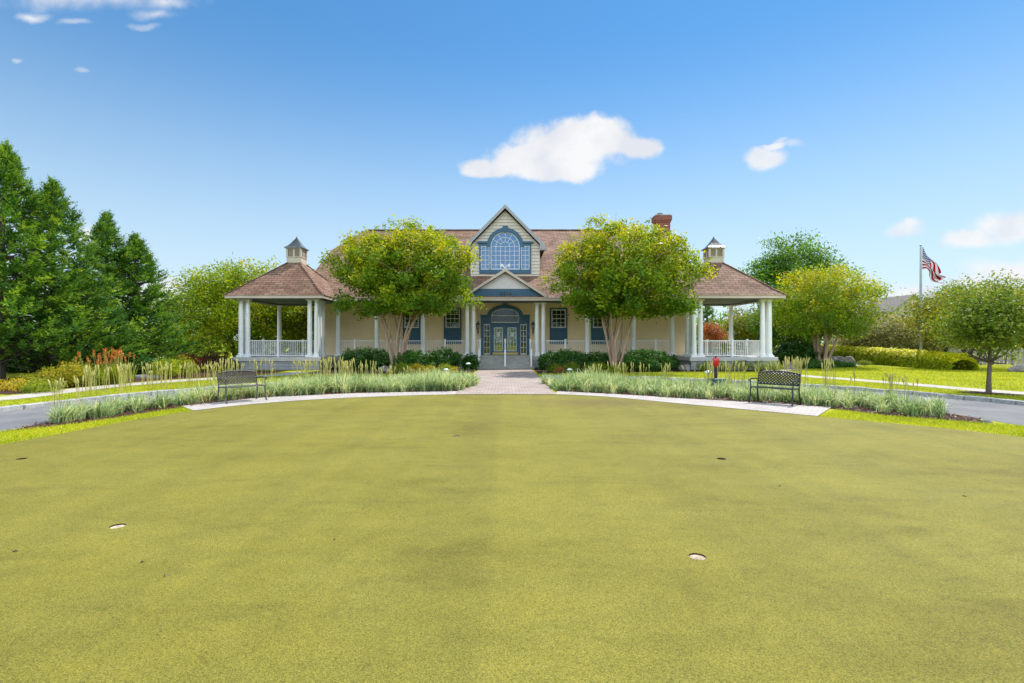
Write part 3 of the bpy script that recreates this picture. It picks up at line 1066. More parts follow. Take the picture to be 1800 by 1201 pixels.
# porch platform, steps
pl = MB()
pl.box(-11.3, 11.3, YP - 0.36, YW, FZ - 0.06, FZ)
P_(pl, 'porch_floor', M['porchfloor'])
pl = MB()
pl.box(-11.3, 11.3, YP - 0.32, YP + 0.2, FZ - 0.26, FZ - 0.06)
P_(pl, 'porch_skirt', M['plinth'])
pl = MB()
pl.box(-11.25, 11.25, YP - 0.27, YP + 0.15, 0, FZ - 0.26)
P_(pl, 'foundation', M['block'])
st = MB()
ns = 5
for k in range(ns):
    z1 = FZ * (ns - k) / ns - 0.004
    y0 = YP - 0.36 - 0.30 * (k + 1)
    hwid = 1.72 if k < ns - 1 else 1.86
    st.box(-hwid, hwid, y0, YP - 0.36 - 0.30 * k - 0.002 * 0, 0, z1)
P_(st, 'steps', M['step_concrete'], bevel=0.012)
# step handrails
for x in (-1.66, 0.0, 1.66):
    hr = MB()
    yb, yt_ = YP - 0.36 - 1.28, YP - 0.30
    zb_, ztp = FZ * 1 / ns, FZ
    hr.box(x - 0.05, x + 0.05, yb - 0.05, yb + 0.05, zb_, zb_ + 1.0)
    hr.box(x - 0.065, x + 0.065, yb - 0.065, yb + 0.065, zb_ + 1.0, zb_ + 1.05)
    hr.box(x - 0.05, x + 0.05, yt_ - 0.05, yt_ + 0.05, ztp, ztp + 1.08)
    hr.box(x - 0.065, x + 0.065, yt_ - 0.065, yt_ + 0.065, ztp + 1.08, ztp + 1.13)
    for dz in (0.14, 0.92):
        hr.bar((x, yb, zb_ + dz), (x, yt_, ztp + dz), 0.05, 0.05)
    for k in range(1, 8):
        f_ = k / 8
        y = yb + (yt_ - yb) * f_
        z = zb_ + (ztp - zb_) * f_
        hr.box(x - 0.012, x + 0.012, y - 0.012, y + 0.012, z + 0.14, z + 0.92)
    P_(hr, 'handrail', M['white'])


def railing(x0, y0, x1, y1, posts=()):
    r = MB()
    a, b = Vector((x0, y0, 0)), Vector((x1, y1, 0))
    L_ = (b - a).length
    d = (b - a) / L_
    for z, t_ in ((FZ + 0.10, 0.045), (FZ + 1.0, 0.05)):
        r.bar((x0, y0, z), (x1, y1, z), 0.06, t_)
    n = int(L_ / 0.125)
    for k in range(1, n):
        p = a + d * (L_ * k / n)
        r.box(p.x - 0.011, p.x + 0.011, p.y - 0.011, p.y + 0.011, FZ + 0.12, FZ + 0.98)
    for t_ in posts:
        p = a + d * (L_ * t_)
        r.box(p.x - 0.05, p.x + 0.05, p.y - 0.05, p.y + 0.05, FZ, FZ + 1.07)
        r.box(p.x - 0.065, p.x + 0.065, p.y - 0.065, p.y + 0.065, FZ + 1.07, FZ + 1.12)
    return P_(r, 'railing', M['white'])


for sx in (-1, 1):
    railing(sx * 11.0, YP, sx * 8.72, YP, (0.42,))
    railing(sx * 8.42, YP, sx * 5.65, YP, (0.5,))
    railing(sx * 5.35, YP, sx * 2.7, YP, (0.5,))
    railing(sx * 1.97, YP, sx * 1.71, YP)
    railing(sx * 15.68, YG, sx * 12.17, YG, (0.49,))
    railing(sx * 16.25, YG + 0.6, sx * 16.25, 36.7, (0.5,))
    railing(sx * 16.1, 36.85, sx * 13.0, 36.85, (0.5,))

# gazebo ends
for sx in (-1, 1):
    gx, gy = sx * 13.92, 34.2
    b = MB()
    b.box(gx - 2.68, gx + 2.68, 31.12, 37.25, FZ - 0.25, FZ)
    P_(b, 'gazebo_platform', M['plinth'], bevel=0.01)
    b = MB()
    b.box(gx - 2.58, gx + 2.58, 31.22, 37.15, 0, FZ - 0.25)
    P_(b, 'foundation', M['block'])
    b = MB()
    hx_, hy_ = 2.98, 3.36
    # beam ring
    for (x0, x1, y0, y1) in ((gx - 2.52, gx + 2.52, YG - 0.17, YG + 0.17), (gx - 2.52, gx + 2.52, 36.68, 37.02), (gx - 2.52, gx - 2.18, YG + 0.17, 36.68), (gx + 2.18, gx + 2.52, YG + 0.17, 36.68)):
        b.box(x0, x1, y0, y1, TZ - 0.0, TZ + 0.10)
    P_(b, 'gazebo_beam', M['slate'])
    b = MB()
    b.box(gx - hx_ + 0.08, gx + hx_ - 0.08, gy - hy_ + 0.08, gy + hy_ - 0.08, TZ + 0.10, TZ + 0.13)
    P_(b, 'gazebo_ceiling', M['slate'])
    b = MB()
    b.box(gx - hx_, gx + hx_, gy - hy_, gy - hy_ + 0.07, TZ + 0.02, TZ + 0.22)
    b.box(gx - hx_, gx + hx_, gy + hy_ - 0.07, gy + hy_, TZ + 0.02, TZ + 0.22)
    b.box(gx - hx_, gx - hx_ + 0.07, gy - hy_ + 0.07, gy + hy_ - 0.07, TZ + 0.02, TZ + 0.22)
    b.box(gx + hx_ - 0.07, gx + hx_, gy - hy_ + 0.07, gy + hy_ - 0.07, TZ + 0.02, TZ + 0.22)
    P_(b, 'gutter', M['taupe'])
    b = MB()
    rings = [(1.015, TZ + 0.21), (1.0, TZ + 0.25), (0.86, TZ + 0.60), (0.72, TZ + 1.02), (0.145, 6.93)]
    vs, fs = [], []
    for s_, z in rings:
        for ax, ay in ((-1, -1), (1, -1), (1, 1), (-1, 1)):
            vs.append((gx + ax * hx_ * s_, gy + ay * hy_ * s_, z))
    for j in range(len(rings) - 1):
        for k in range(4):
            fs.append((j * 4 + k, j * 4 + (k + 1) % 4, j * 4 + 4 + (k + 1) % 4, j * 4 + 4 + k))
    fs.append(tuple(len(vs) - 4 + k for k in range(4)))
    b.add(vs, fs)
    # hip caps
    for ax, ay in ((-1, -1), (1, -1), (1, 1), (-1, 1)):
        pts = [(gx + ax * hx_ * s_, gy + ay * hy_ * s_, z + 0.012) for s_, z in rings]
        for p, q in zip(pts, pts[1:]):
            b.bar(p, q, 0.16, 0.03)
    P_(b, 'gazebo_roof', M['shingle'])
    # cupola
    b = MB()
    q = 0.45
    b.box(gx - q - 0.03, gx + q + 0.03, gy - q - 0.03, gy + q + 0.03, 6.45, 7.28)
    b.box(gx - q - 0.06, gx + q + 0.06, gy - q - 0.06, gy + q + 0.06, 7.28, 7.34)
    b.box(gx - q + 0.04, gx + q - 0.04, gy - q + 0.04, gy + q - 0.04, 7.34, 7.84)
    for ax in (-1, 1):
        for ay in (-1, 1):
            b.box(gx + ax * q - 0.06, gx + ax * q + 0.06, gy + ay * q - 0.06, gy + ay * q + 0.06, 7.34, 7.84)
    for (x0, x1, y0, y1) in ((gx - 0.06, gx + 0.06, gy - q - 0.03, gy - q + 0.06), (gx - 0.06, gx + 0.06, gy + q - 0.06, gy + q + 0.03), (gx - q - 0.03, gx - q + 0.06, gy - 0.06, gy + 0.06), (gx + q - 0.06, gx + q + 0.03, gy - 0.06, gy + 0.06)):
        b.box(x0, x1, y0, y1, 7.34, 7.84)
    b.box(gx - q - 0.07, gx + q + 0.07, gy - q - 0.07, gy + q + 0.07, 7.84, 7.93)
    cu = P_(b, 'cupola', M['cupola'])
    b = MB()
    for k in range(6):
        z = 7.38 + k * 0.075
        for dx in (-0.225, 0.225):
            for (cx1, cy1, u) in ((gx + dx, gy - q + 0.0, 0), (gx + dx, gy + q, 0), (gx - q, gy + dx, 1), (gx + q, gy + dx, 1)):
                if u == 0: b.box(cx1 - 0.165, cx1 + 0.165, cy1 - 0.035, cy1 + 0.035, z, z + 0.035)
                else: b.box(cx1 - 0.035, cx1 + 0.035, cy1 - 0.165, cy1 + 0.165, z, z + 0.035)
    P_(b, 'louver', M['louver'], cu)
    b = MB()
    prof = [(0.86, 7.90), (0.84, 7.95), (0.62, 8.06), (0.40, 8.26), (0.22, 8.46), (0.09, 8.60), (0.05, 8.66), (0.05, 8.70), (0.015, 8.74)]
    b.lathe(gx, gy, prof, 4, ang=PI / 4)
    P_(b, 'cupola_roof', M['copper'], cu)
    # downspout
    b = MB()
    x = sx * 12.15
    b.tube([(x, 33.55, 4.45), (x, 33.75, 4.25), (x, 33.8, 4.0), (x, 33.8, 0.95), (x - sx * 0.0, 33.7, 0.75), (x - sx * 0.25, 33.4, 0.55), (x - sx * 0.25, 33.35, 0.15)], 0.045, 8)
    P_(b, 'downspout', M['white'])


# windows along the porch
def window(x, wz0=2.72, wz1=4.01, w=1.0):
    b = MB()
    yb = YW - 0.03
    b.box(x - 0.63, x - w / 2, yb - 0.045, YW + 0.02, 1.56, 4.14)
    b.box(x + w / 2, x + 0.63, yb - 0.045, YW + 0.02, 1.56, 4.14)
    b.box(x - w / 2, x + w / 2, yb - 0.045, YW + 0.02, wz1, 4.14)
    b.box(x - w / 2, x + w / 2, yb - 0.025, YW + 0.02, 1.64, wz0)
    b.box(x - w / 2, x + w / 2, yb - 0.045, YW + 0.02, 1.56, 1.64)
    p = P_(b, 'window', M['blue'])
    f_ = MB()
    y0, y1 = YW - 0.09, YW - 0.02
    for (a0, a1, b0, b1) in ((x - w / 2, x - w / 2 + 0.055, wz0, wz1), (x + w / 2 - 0.055, x + w / 2, wz0, wz1), (x - w / 2 + 0.055, x + w / 2 - 0.055, wz0, wz0 + 0.06), (x - w / 2 + 0.055, x + w / 2 - 0.055, wz1 - 0.055, wz1)):
        f_.box(a0, a1, y0, y1, b0, b1)
    for k in (1, 2):
        xm = x - w / 2 + 0.055 + (w - 0.11) * k / 3
        f_.box(xm - 0.012, xm + 0.012, y0 + 0.02, y1, wz0 + 0.06, wz1 - 0.055)
    for k in (1, 2, 3):
        zm = wz0 + 0.06 + (wz1 - wz0 - 0.115) * k / 4
        hh = 0.02 if k == 2 else 0.012
        f_.box(x - w / 2 + 0.055, x + w / 2 - 0.055, y0 + 0.018, y1 - 0.003, zm - hh, zm + hh)
    f_.box(x - w / 2 - 0.03, x + w / 2 + 0.03, y0 - 0.035, y0, wz0 - 0.0, wz0 + 0.04)
    P_(f_, 'frame', M['white'], p)
    g = MB()
    g.box(x - w / 2 + 0.03, x + w / 2 - 0.03, YW - 0.05, YW - 0.035, wz0 + 0.03, wz1 - 0.03)
    P_(g, 'pane', M['glass'], p)


for x in (-6.65, -3.74, 3.8, 6.75):
    window(x)

# entrance
e = MB()
yd = YW - 0.10
z_ = lambda py: H - (py - CY) * YW / F
top = 3.58
e.box(-1.73, -1.52, yd - 0.05, YW, FZ, top)
e.box(1.52, 1.73, yd - 0.05, YW, FZ, top)
for sx in (-1, 1):
    x0, x1 = sorted((sx * 1.52, sx * 1.08))
    e.box(x0, x1, yd - 0.05, YW, 2.98, top)
    x0, x1 = sorted((sx * 1.08, sx * 0.97))
    e.box(x0, x1, yd - 0.05, YW, FZ, top)
    x0, x1 = sorted((sx * 1.26, sx * 1.78))
    e.box(x0, x1, yd - 0.10, YW, top, top + 0.06)
e.box(-0.97, 0.97, yd - 0.05, YW, 2.86, 3.08)
e.band(arc(0, top, 0.99, 0.51), arc(0, top, 1.27, 0.76), yd - 0.10, YW)
e.prism([(-0.10, yd - 0.15, top + 0.50), (0.10, yd - 0.15, top + 0.50), (0.15, yd - 0.15, top + 0.88), (-0.15, yd - 0.15, top + 0.88)], (0, 0.2, 0))
ent = P_(e, 'entrance_surround', M['blue'])
e = MB()
for sx in (-1, 1):
    x0, x1 = sorted((sx * 1.53, sx * 1.07))
    y0, y1 = yd - 0.03, yd + 0.02
    for (a0, a1, b0, b1) in ((x0, x0 + 0.035, 0.86, 2.97), (x1 - 0.035, x1, 0.86, 2.97), (x0 + 0.035, x1 - 0.035, 0.86, 0.90), (x0 + 0.035, x1 - 0.035, 2.93, 2.97)):
        e.box(a0, a1, y0, y1, b0, b1)
    xm = (x0 + x1) / 2
    e.box(xm - 0.012, xm + 0.012, y0 + 0.01, y1, 0.90, 2.93)
    for k in range(1, 5):
        zm = 0.9 + 2.03 * k / 5
        e.box(x0 + 0.035, x1 - 0.035, y0 + 0.008, y1 - 0.004, zm - 0.012, zm + 0.012)
# fanlight frame
y0, y1 = yd - 0.03, yd + 0.02
e.band(arc(0, top, 0.94, 0.46), arc(0, top, 0.99, 0.51), y0, y1)
e.box(-0.99, -0.94, y0, y1, 3.08, top)
e.box(0.94, 0.99, y0, y1, 3.08, top)
e.box(-0.94, 0.94, y0, y1, 3.08, 3.13)
e.box(-0.94, 0.94, y0 + 0.005, y1, top - 0.02, top + 0.02)
P_(e, 'frame', M['white'], ent)
e = MB()
e.prism([(-0.96, yd + 0.0, 3.10), (0.96, yd + 0.0, 3.10)] + [(x, yd, z) for x, z in arc(0, top, 0.96, 0.48)], (0, 0.012, 0))
for sx in (-1, 1):
    x0, x1 = sorted((sx * 1.51, sx * 1.09))
    e.box(x0, x1, yd, yd + 0.012, 0.88, 2.95)
P_(e, 'pane', M['glass'], ent)
for sx in (-1, 1):
    d = MB()
    xa, xb = sorted((sx * 0.012, sx * 0.965))
    ga, gb = sorted((sx * 0.17, sx * 0.80))
    y0, y1 = yd - 0.01, yd + 0.05
    d.box(xa, ga, y0, y1, FZ + 0.015, 2.855)
    d.box(gb, xb, y0, y1, FZ + 0.015, 2.855)
    d.box(ga, gb, y0, y1, FZ + 0.015, 1.05)
    d.box(ga, gb, y0, y1, 2.74, 2.855)
    door = P_(d, 'door', M['blue'])
    f_ = MB()
    for (a0, a1, b0, b1) in ((ga, ga + 0.035, 1.05, 2.74), (gb - 0.035, gb, 1.05, 2.74), (ga + 0.035, gb - 0.035, 1.05, 1.085), (ga + 0.035, gb - 0.035, 2.705, 2.74)):
        f_.box(a0, a1, y0 - 0.015, y0 + 0.02, b0, b1)
    for k in (1, 2):
        xm = ga + (gb - ga) * k / 3
        f_.box(xm - 0.009, xm + 0.009, y0 - 0.008, y0 + 0.02, 1.085, 2.705)
    for k in range(1, 5):
        zm = 1.085 + 1.62 * k / 5
        f_.box(ga + 0.035, gb - 0.035, y0 - 0.007, y0 + 0.018, zm - 0.009, zm + 0.009)
    P_(f_, 'frame', M['white'], door)
    g = MB()
    g.box(ga + 0.01, gb - 0.01, yd + 0.012, yd + 0.024, 1.06, 2.73)
    P_(g, 'pane', M['doorglass'], door)
    g = MB()
    g.box(xa + 0.06, xb - 0.06, y0 - 0.006, y0 - 0.001, FZ + 0.04, FZ + 0.18)
    P_(g, 'kick_plate', M['brass'], door)
    g = MB()
    xh = sx * 0.09
    g.tube([(xh, y0 - 0.0, 1.62), (xh, y0 - 0.07, 1.62), (xh, y0 - 0.07, 1.95), (xh, y0, 1.95)], 0.014, 8)
    P_(g, 'handle', M['brass'], door)
    g = MB()
    cxm = (ga + gb) / 2 - sx * 0.0
    g.v, g.f = [], []
    n_ = 24
    g.prism([(cxm + 0.135 * math.cos(2 * PI * k / n_), y0 - 0.022, 2.24 + 0.135 * math.sin(2 * PI * k / n_)) for k in range(n_)], (0, 0.006, 0))
    P_(g, 'emblem', M['frost'], door)

# wall lanterns
for x in (-1.93, 1.98):
    l = MB()
    y = YW - 0.2
    l.tube([(x, YW - 0.01, 2.45), (x, YW - 0.10, 2.40), (x, y, 2.50), (x, y, 2.60)], 0.02, 8)
    l.box(x - 0.05, x + 0.05, YW - 0.035, YW - 0.002, 2.32, 2.58)
    l.tube([(x, YW - 0.03, 2.36), (x, YW - 0.05, 2.15)], [0.025, 0.006], 6)
    l.lathe(x, y, [(0.05, 2.60), (0.075, 2.63), (0.075, 2.66)], 6)
    for k in range(6):
        a = 2 * PI * k / 6
        l.tube([(x + 0.07 * math.cos(a), y + 0.07 * math.sin(a), 2.65), (x + 0.12 * math.cos(a), y + 0.12 * math.sin(a), 2.95)], 0.008, 5)
    l.lathe(x, y, [(0.15, 2.94), (0.15, 2.96), (0.10, 3.03), (0.04, 3.07), (0.03, 3.11), (0.045, 3.14), (0.008, 3.20)], 12)
    lp = P_(l, 'lantern', M['black'])
    l = MB()
    l.lathe(x, y, [(0.06, 2.66), (0.108, 2.94)], 6, ang=PI / 6)
    P_(l, 'lamp_glass', M['lampglass'], lp)

# ------------------------------------------------------------------ benches
def bench(name, label, mat, loc, face, top_arch):
    root = empty(name, (loc[0], loc[1], 0.02), math.atan2(face[1], face[0]) + PI / 2)     # local -Y is the front
    tag(root, label, 'bench', 'metal benches around the putting green')
    w2 = 0.54
    b = MB()
    yb0 = 0.22
    ry = lambda z: yb0 + (z - 0.42) * 0.22        # back leans away
    zt = lambda x: 0.80 + top_arch * (1 - (x / w2) ** 2)
    xs = np.linspace(-w2, w2, 17)
    b.tube([(x, ry(zt(x)), zt(x)) for x in xs], 0.017, 8)
    b.tube([(-w2, ry(0.50), 0.50), (w2, ry(0.50), 0.50)], 0.014, 8)
    for sx in (-1, 1):
        b.tube([(sx * w2, ry(z), z) for z in (0.44, 0.6, 0.82)], 0.018, 8)
    sp = 0.088
    for sgn in (1, -1):
        c = -2.0
        while c < 2.0:
            pts = []
            for t_ in np.linspace(0, 1, 60):
                x = -w2 + 2 * w2 * t_
                z = 0.50 + sgn * (x - c) * 0.85
                if 0.50 <= z <= zt(x): pts.append((x, ry(z) + sgn * 0.004, z))
            if len(pts) > 2:
                b.bar(pts[0], pts[-1], 0.030, 0.008, up=(0, 1, 0))
            c += sp
    bk = b.build('backrest', mat, root, smooth=True)
    s = MB()
    s.tube([(-w2, -0.23, 0.43), (0, -0.24, 0.435), (w2, -0.23, 0.43)], 0.018, 8)
    s.tube([(-w2, 0.20, 0.415), (w2, 0.20, 0.415)], 0.014, 8)
    for sx in (-1, 1):
        s.tube([(sx * w2, -0.23, 0.43), (sx * w2, 0.20, 0.415)], 0.015, 8)
    k = -w2 + 0.05
    while k < w2 - 0.02:
        s.box(k - 0.014, k + 0.014, -0.22, 0.19, 0.420, 0.428)
        k += 0.045
    for yy in np.linspace(-0.18, 0.15, 7):
        s.box(-w2, w2, yy - 0.012, yy + 0.012, 0.4285, 0.434)
    s.build('seat', mat, root, smooth=True)
    for sx in (-1, 1):
        l = MB()
        l.tube([(sx * w2, -0.21, 0.43), (sx * (w2 + 0.005), -0.225, 0.2), (sx * (w2 + 0.012), -0.27, 0.02), (sx * (w2 + 0.012), -0.29, 0.0)], [0.020, 0.018, 0.020, 0.026], 8)
        l.build('leg', mat, root, smooth=True)
        l = MB()
        l.tube([(sx * w2, 0.21, 0.44), (sx * (w2 + 0.005), 0.235, 0.2), (sx * (w2 + 0.012), 0.29, 0.0)], [0.020, 0.018, 0.024], 8)
        l.build('leg', mat, root, smooth=True)
        a_ = MB()
        a_.tube([(sx * w2, ry(0.62), 0.62), (sx * (w2 + 0.01), 0.12, 0.655), (sx * (w2 + 0.015), -0.08, 0.66), (sx * (w2 + 0.02), -0.24, 0.655), (sx * (w2 + 0.02), -0.29, 0.635), (sx * (w2 + 0.02), -0.285, 0.60), (sx * (w2 + 0.02), -0.255, 0.605)], [0.016, 0.02, 0.022, 0.022, 0.02, 0.016, 0.012], 8)
        a_.tube([(sx * (w2 + 0.015), -0.22, 0.645), (sx * (w2 + 0.008), -0.20, 0.55), (sx * w2, -0.225, 0.44)], 0.014, 8)
        a_.build('armrest', mat, root, smooth=True)
    return root


bench('garden_bench', 'weathered bronze lattice bench by a mulched grass bed, tall straw stalks behind it', M['bronze'], (-7.42, 14.45), (0.8, -0.6), 0.055)
bench('garden_bench', 'black lattice bench on pale pavers, close to the red hooded post', M['black'], (7.32, 13.92), (-0.76, -0.65), 0.06)

# ------------------------------------------------------------------ golf cups
lab = ['white lined golf cup under the weathered bench side of the green, tilted oval', 'white lined golf cup nearest the viewer with a tan bottom', 'dark golf cup near the far edge of the green by the left grass strip',
       'dark golf cup on the side of the green below the black bench', 'small pale golf cup in line with the double column of the entrance']
for (x, y, r), lb in zip(cups, lab):
    c = MB()
    deep = 0.035 if y < 6 else (0.02 if y > 8.4 else 0.16)
    n = 28
    vs, fs = [], []
    rim_shade = MB()
    for rr, z in ((r - 0.003, 0.000), (r - 0.003, -deep)):
        for k in range(n):
            a = 2 * PI * k / n
            vs.append((rr * math.cos(a), rr * math.sin(a), z))
    for k in range(n):
        fs.append((k, (k + 1) % n, n + (k + 1) % n, n + k))
    fs.append(tuple(n + k for k in range(n)))
    c.add(vs, fs)
    rim_shade.lathe(0, 0, [(r + 0.001, 0.0118), (r - 0.001, -0.002)], n, cap=False)  # dark ring painted in for the shadow crescent inside the hole
    o = c.build('golf_cup', M['liner'] if y < 6 else (M['black'] if y < 8.4 else M['cupola']))
    rim_shade.build('shade_rim', M['mulch'], o)
    o.location = (x, y, 0)
    tag(o, lb, 'golf cup', 'cups in the putting green')

# ------------------------------------------------------------------ flagpole and flag
Yf = 36.0
fx, _, ftop = at(1618.5, 431, Yf)
fp = empty('flagpole', (fx, Yf, 0))
tag(fp, 'tall grey metal flagpole rising behind the clipped hedge', 'flagpole')
b = MB()
b.tube([(0, 0, 0), (0, 0, 4), (0, 0, ftop - 0.15)], [0.09, 0.08, 0.05], 14)
b.lathe(0, 0, [(0.16, 0), (0.16, 0.05), (0.11, 0.12)], 16)
b.build('pole', M['metalpole'], fp, smooth=True)
b = MB()
b.lathe(0, 0, [(0.02, ftop - 0.16), (0.02, ftop - 0.10), (0.05, ftop - 0.085), (0.075, ftop - 0.03), (0.05, ftop + 0.025), (0.008, ftop + 0.045)], 14)
b.build('finial', M['metalpole'], fp, smooth=True)
b = MB()
b.tube([(0.07, -0.03, 1.3), (0.09, -0.03, 4), (0.065, -0.03, ftop - 0.2)], 0.008, 5)
b.build('halyard', M['white'], fp)


def poly_at(pts, t_):
    pts = np.array(pts, float)
    d = np.concatenate([[0], np.cumsum(np.linalg.norm(np.diff(pts, axis=0), axis=1))])
    d /= d[-1]
    return np.array([np.interp(t_, d, pts[:, k]) for k in range(2)])


ns_, nt_ = 60, 32
topc = [(1621.5, 433), (1632, 450), (1643, 464), (1652, 476), (1654, 480)]
botc = [(1621, 473), (1628, 472), (1634, 478), (1638, 487), (1641, 495), (1649, 499), (1653, 499)]
V = []
UV = []
for i in range(ns_ + 1):
    s_ = i / ns_
    T_, B_ = poly_at(topc, s_), poly_at(botc, s_)
    for j in range(nt_ + 1):
        t_ = j / nt_
        p = T_ * (1 - t_) + B_ * t_
        p = p + np.array([math.sin(t_ * 9 + s_ * 3), 0.4 * math.cos(t_ * 7)]) * (2.2 * s_ * math.sin(PI * t_))
        dy = 0.26 * s_ * math.sin(t_ * 11 + s_ * 6) + 0.1 * math.sin(s_ * 9 + t_ * 3) * s_
        x, y, z = at(p[0], p[1], Yf)
        V.append((x - fx, dy, z))
        UV.append((s_, t_))
fcs = [(i * (nt_ + 1) + j, (i + 1) * (nt_ + 1) + j, (i + 1) * (nt_ + 1) + j + 1, i * (nt_ + 1) + j + 1) for i in range(ns_) for j in range(nt_)]
me = bpy.data.meshes.new('flag')
me.from_pydata(V, [], fcs)
uvl = me.uv_layers.new(name='UVMap')
for lp in me.loops:
    uvl.data[lp.index].uv = UV[lp.vertex_index]
me.polygons.foreach_set('use_smooth', [True] * len(me.polygons))
fo = link('flag', me, M['flag'])
fo.location = (fx, Yf, 0)
tag(fo, 'drooping stars and stripes flag hanging from the pole', 'flag')

# ------------------------------------------------------------------ red hooded post, utility box, path lights
x, y = G(1258, 694)
y += 0.9
x = (1258 - CX) * y / F
rp = empty('hooded_post', (x, y, 0))
tag(rp, 'dark square post wearing a shiny red hood, standing in the grass bed', 'post')
b = MB()
b.box(-0.04, 0.04, -0.04, 0.04, 0, 0.96)
b.build('post', M['black'], rp, bevel=0.006)
b = MB()
b.lathe(0, 0, [(0.045, 0.84), (0.07, 0.88), (0.095, 0.95), (0.105, 1.04), (0.10, 1.12), (0.07, 1.165), (0.02, 1.16)], 20)
b.v = [(px_ * (1 + 0.10 * math.sin(3 * math.atan2(py_, px_) + 9 * pz_)), py_ * (1 + 0.08 * math.sin(4 * math.atan2(py_, px_) + 7 * pz_)), pz_) for px_, py_, pz_ in b.v]
b.build('hood', M['red'], rp, smooth=True)
b = MB()
b.tube([(0, 0, 1.14), (0.01, 0, 1.20), (0.0, 0.0, 1.22)], [0.03, 0.02, 0.01], 8)
b.build('knob', M['black'], rp)
x2 = x - 0.02
ub = empty('utility_box', (x2 - 0.03, y - 0.22, -0.14))
tag(ub, 'dark green utility pedestal half hidden in the grasses at the red hooded post', 'utility box')
b = MB()
b.box(-0.21, 0.21, -0.16, 0.16, 0, 0.56)
b.build('cabinet', M['greenbox'], ub, bevel=0.015)
b = MB()
b.box(-0.225, 0.225, -0.175, 0.175, 0.56, 0.61)
b.build('lid', M['greenbox'], ub, bevel=0.012)
b = MB()
b.box(-0.03, 0.03, -0.18, -0.163, 0.38, 0.46)
b.build('latch', M['black'], ub)

lights = [((1245, 690), 0.66, 'mushroom path light in the grasses next to the green utility pedestal', 0.8),
          ((823, 655), 0.52, 'pale topped path light beside the step handrail, dark shrub behind it', 0),
          ((961, 655), 0.52, 'path light at the foot of the front steps beside an upright dark shrub', 0),
          ((784, 659), 0.30, 'low pale path light in front of the lime shrub left of the walkway', 0),
          ((1001, 659), 0.30, 'low pale path light next to the tall grass tuft right of the walkway', 0),
          ((1310, 654), 0.62, 'dark path light standing among the boxwoods under the gazebo rail', 0)]
proto = None
for (px, py), h, lb, dy in lights:
    x, y = G(px, py)
    y += dy
    x = (px - CX) * y / F
    r = empty('path_light', (x, y, 0))
    tag(r, lb, 'path light', 'mushroom path lights')
    b = MB()
    b.tube([(0, 0, 0), (0, 0, h - 0.02)], 0.016, 8)
    b.build('stake', M['black'], r)
    b = MB()
    b.lathe(0, 0, [(0.13, h - 0.05), (0.13, h - 0.03), (0.10, h + 0.01), (0.05, h + 0.03), (0.01, h + 0.035)], 18)
    b.build('shade', M['white'] if 'pale' in lb or 'mushroom' in lb else M['black'], r, smooth=True)

# ------------------------------------------------------------------ patio furniture in the gazebo
pt = empty('patio_table', (14.6, 33.6, FZ))
tag(pt, 'round black metal patio table under the gazebo roof', 'table')
b = MB()
b.lathe(0, 0, [(0.50, 0.70), (0.52, 0.715), (0.50, 0.73)], 28)
b.build('tabletop', M['black'], pt)
for k in range(4):
    a = PI / 4 + k * PI / 2
    b = MB()
    b.tube([(0.36 * math.cos(a), 0.36 * math.sin(a), 0.70), (0.2 * math.cos(a), 0.2 * math.sin(a), 0.4), (0.38 * math.cos(a), 0.38 * math.sin(a), 0)], 0.018, 6)
    b.build('leg', M['black'], pt)
for (cx1, cy1, rz, lb) in ((15.2, 32.9, 2.4, 'black metal patio chair by the rail of the gazebo, nearest the corner columns'), (13.8, 33.3, -1.9, 'black metal patio chair on the house side of the round table'), (14.9, 34.5, 0.4, 'black metal patio chair on the far side of the round table')):
    c = empty('patio_chair', (cx1, cy1, FZ), rz)
    tag(c, lb, 'chair', 'patio chairs in the gazebo')
    b = MB()
    b.box(-0.23, 0.23, -0.23, 0.22, 0.42, 0.44)
    b.build('seat', M['black'], c, bevel=0.008)
    b = MB()
    b.tube([(-0.22, 0.22, 0.44), (-0.22, 0.29, 0.78), (-0.12, 0.31, 0.88), (0.12, 0.31, 0.88), (0.22, 0.29, 0.78), (0.22, 0.22, 0.44)], 0.014, 6)
    for k in range(-3, 4):
        b.bar((k * 0.06 - 0.06, 0.23, 0.48), (k * 0.06 + 0.06, 0.295, 0.83), 0.012, 0.006, up=(0, 1, 0))
        b.bar((k * 0.06 + 0.06, 0.236, 0.48), (k * 0.06 - 0.06, 0.301, 0.83), 0.012, 0.006, up=(0, 1, 0))
    b.build('backrest', M['black'], c)
    for sx in (-1, 1):
        for sy in (-1, 1):
            b = MB()
            b.tube([(sx * 0.21, sy * 0.2, 0.42), (sx * 0.235, sy * 0.24, 0)], 0.013, 6)
            b.build('leg', M['black'], c)
        b = MB()
        b.tube([(sx * 0.22, 0.26, 0.64), (sx * 0.25, 0.0, 0.67), (sx * 0.24, -0.2, 0.64), (sx * 0.22, -0.21, 0.44)], 0.013, 6)
        b.build('armrest', M['black'], c)


# ------------------------------------------------------------------ plants
def rand_dirs(n):
    return unit(rng.normal(size=(n, 3)))


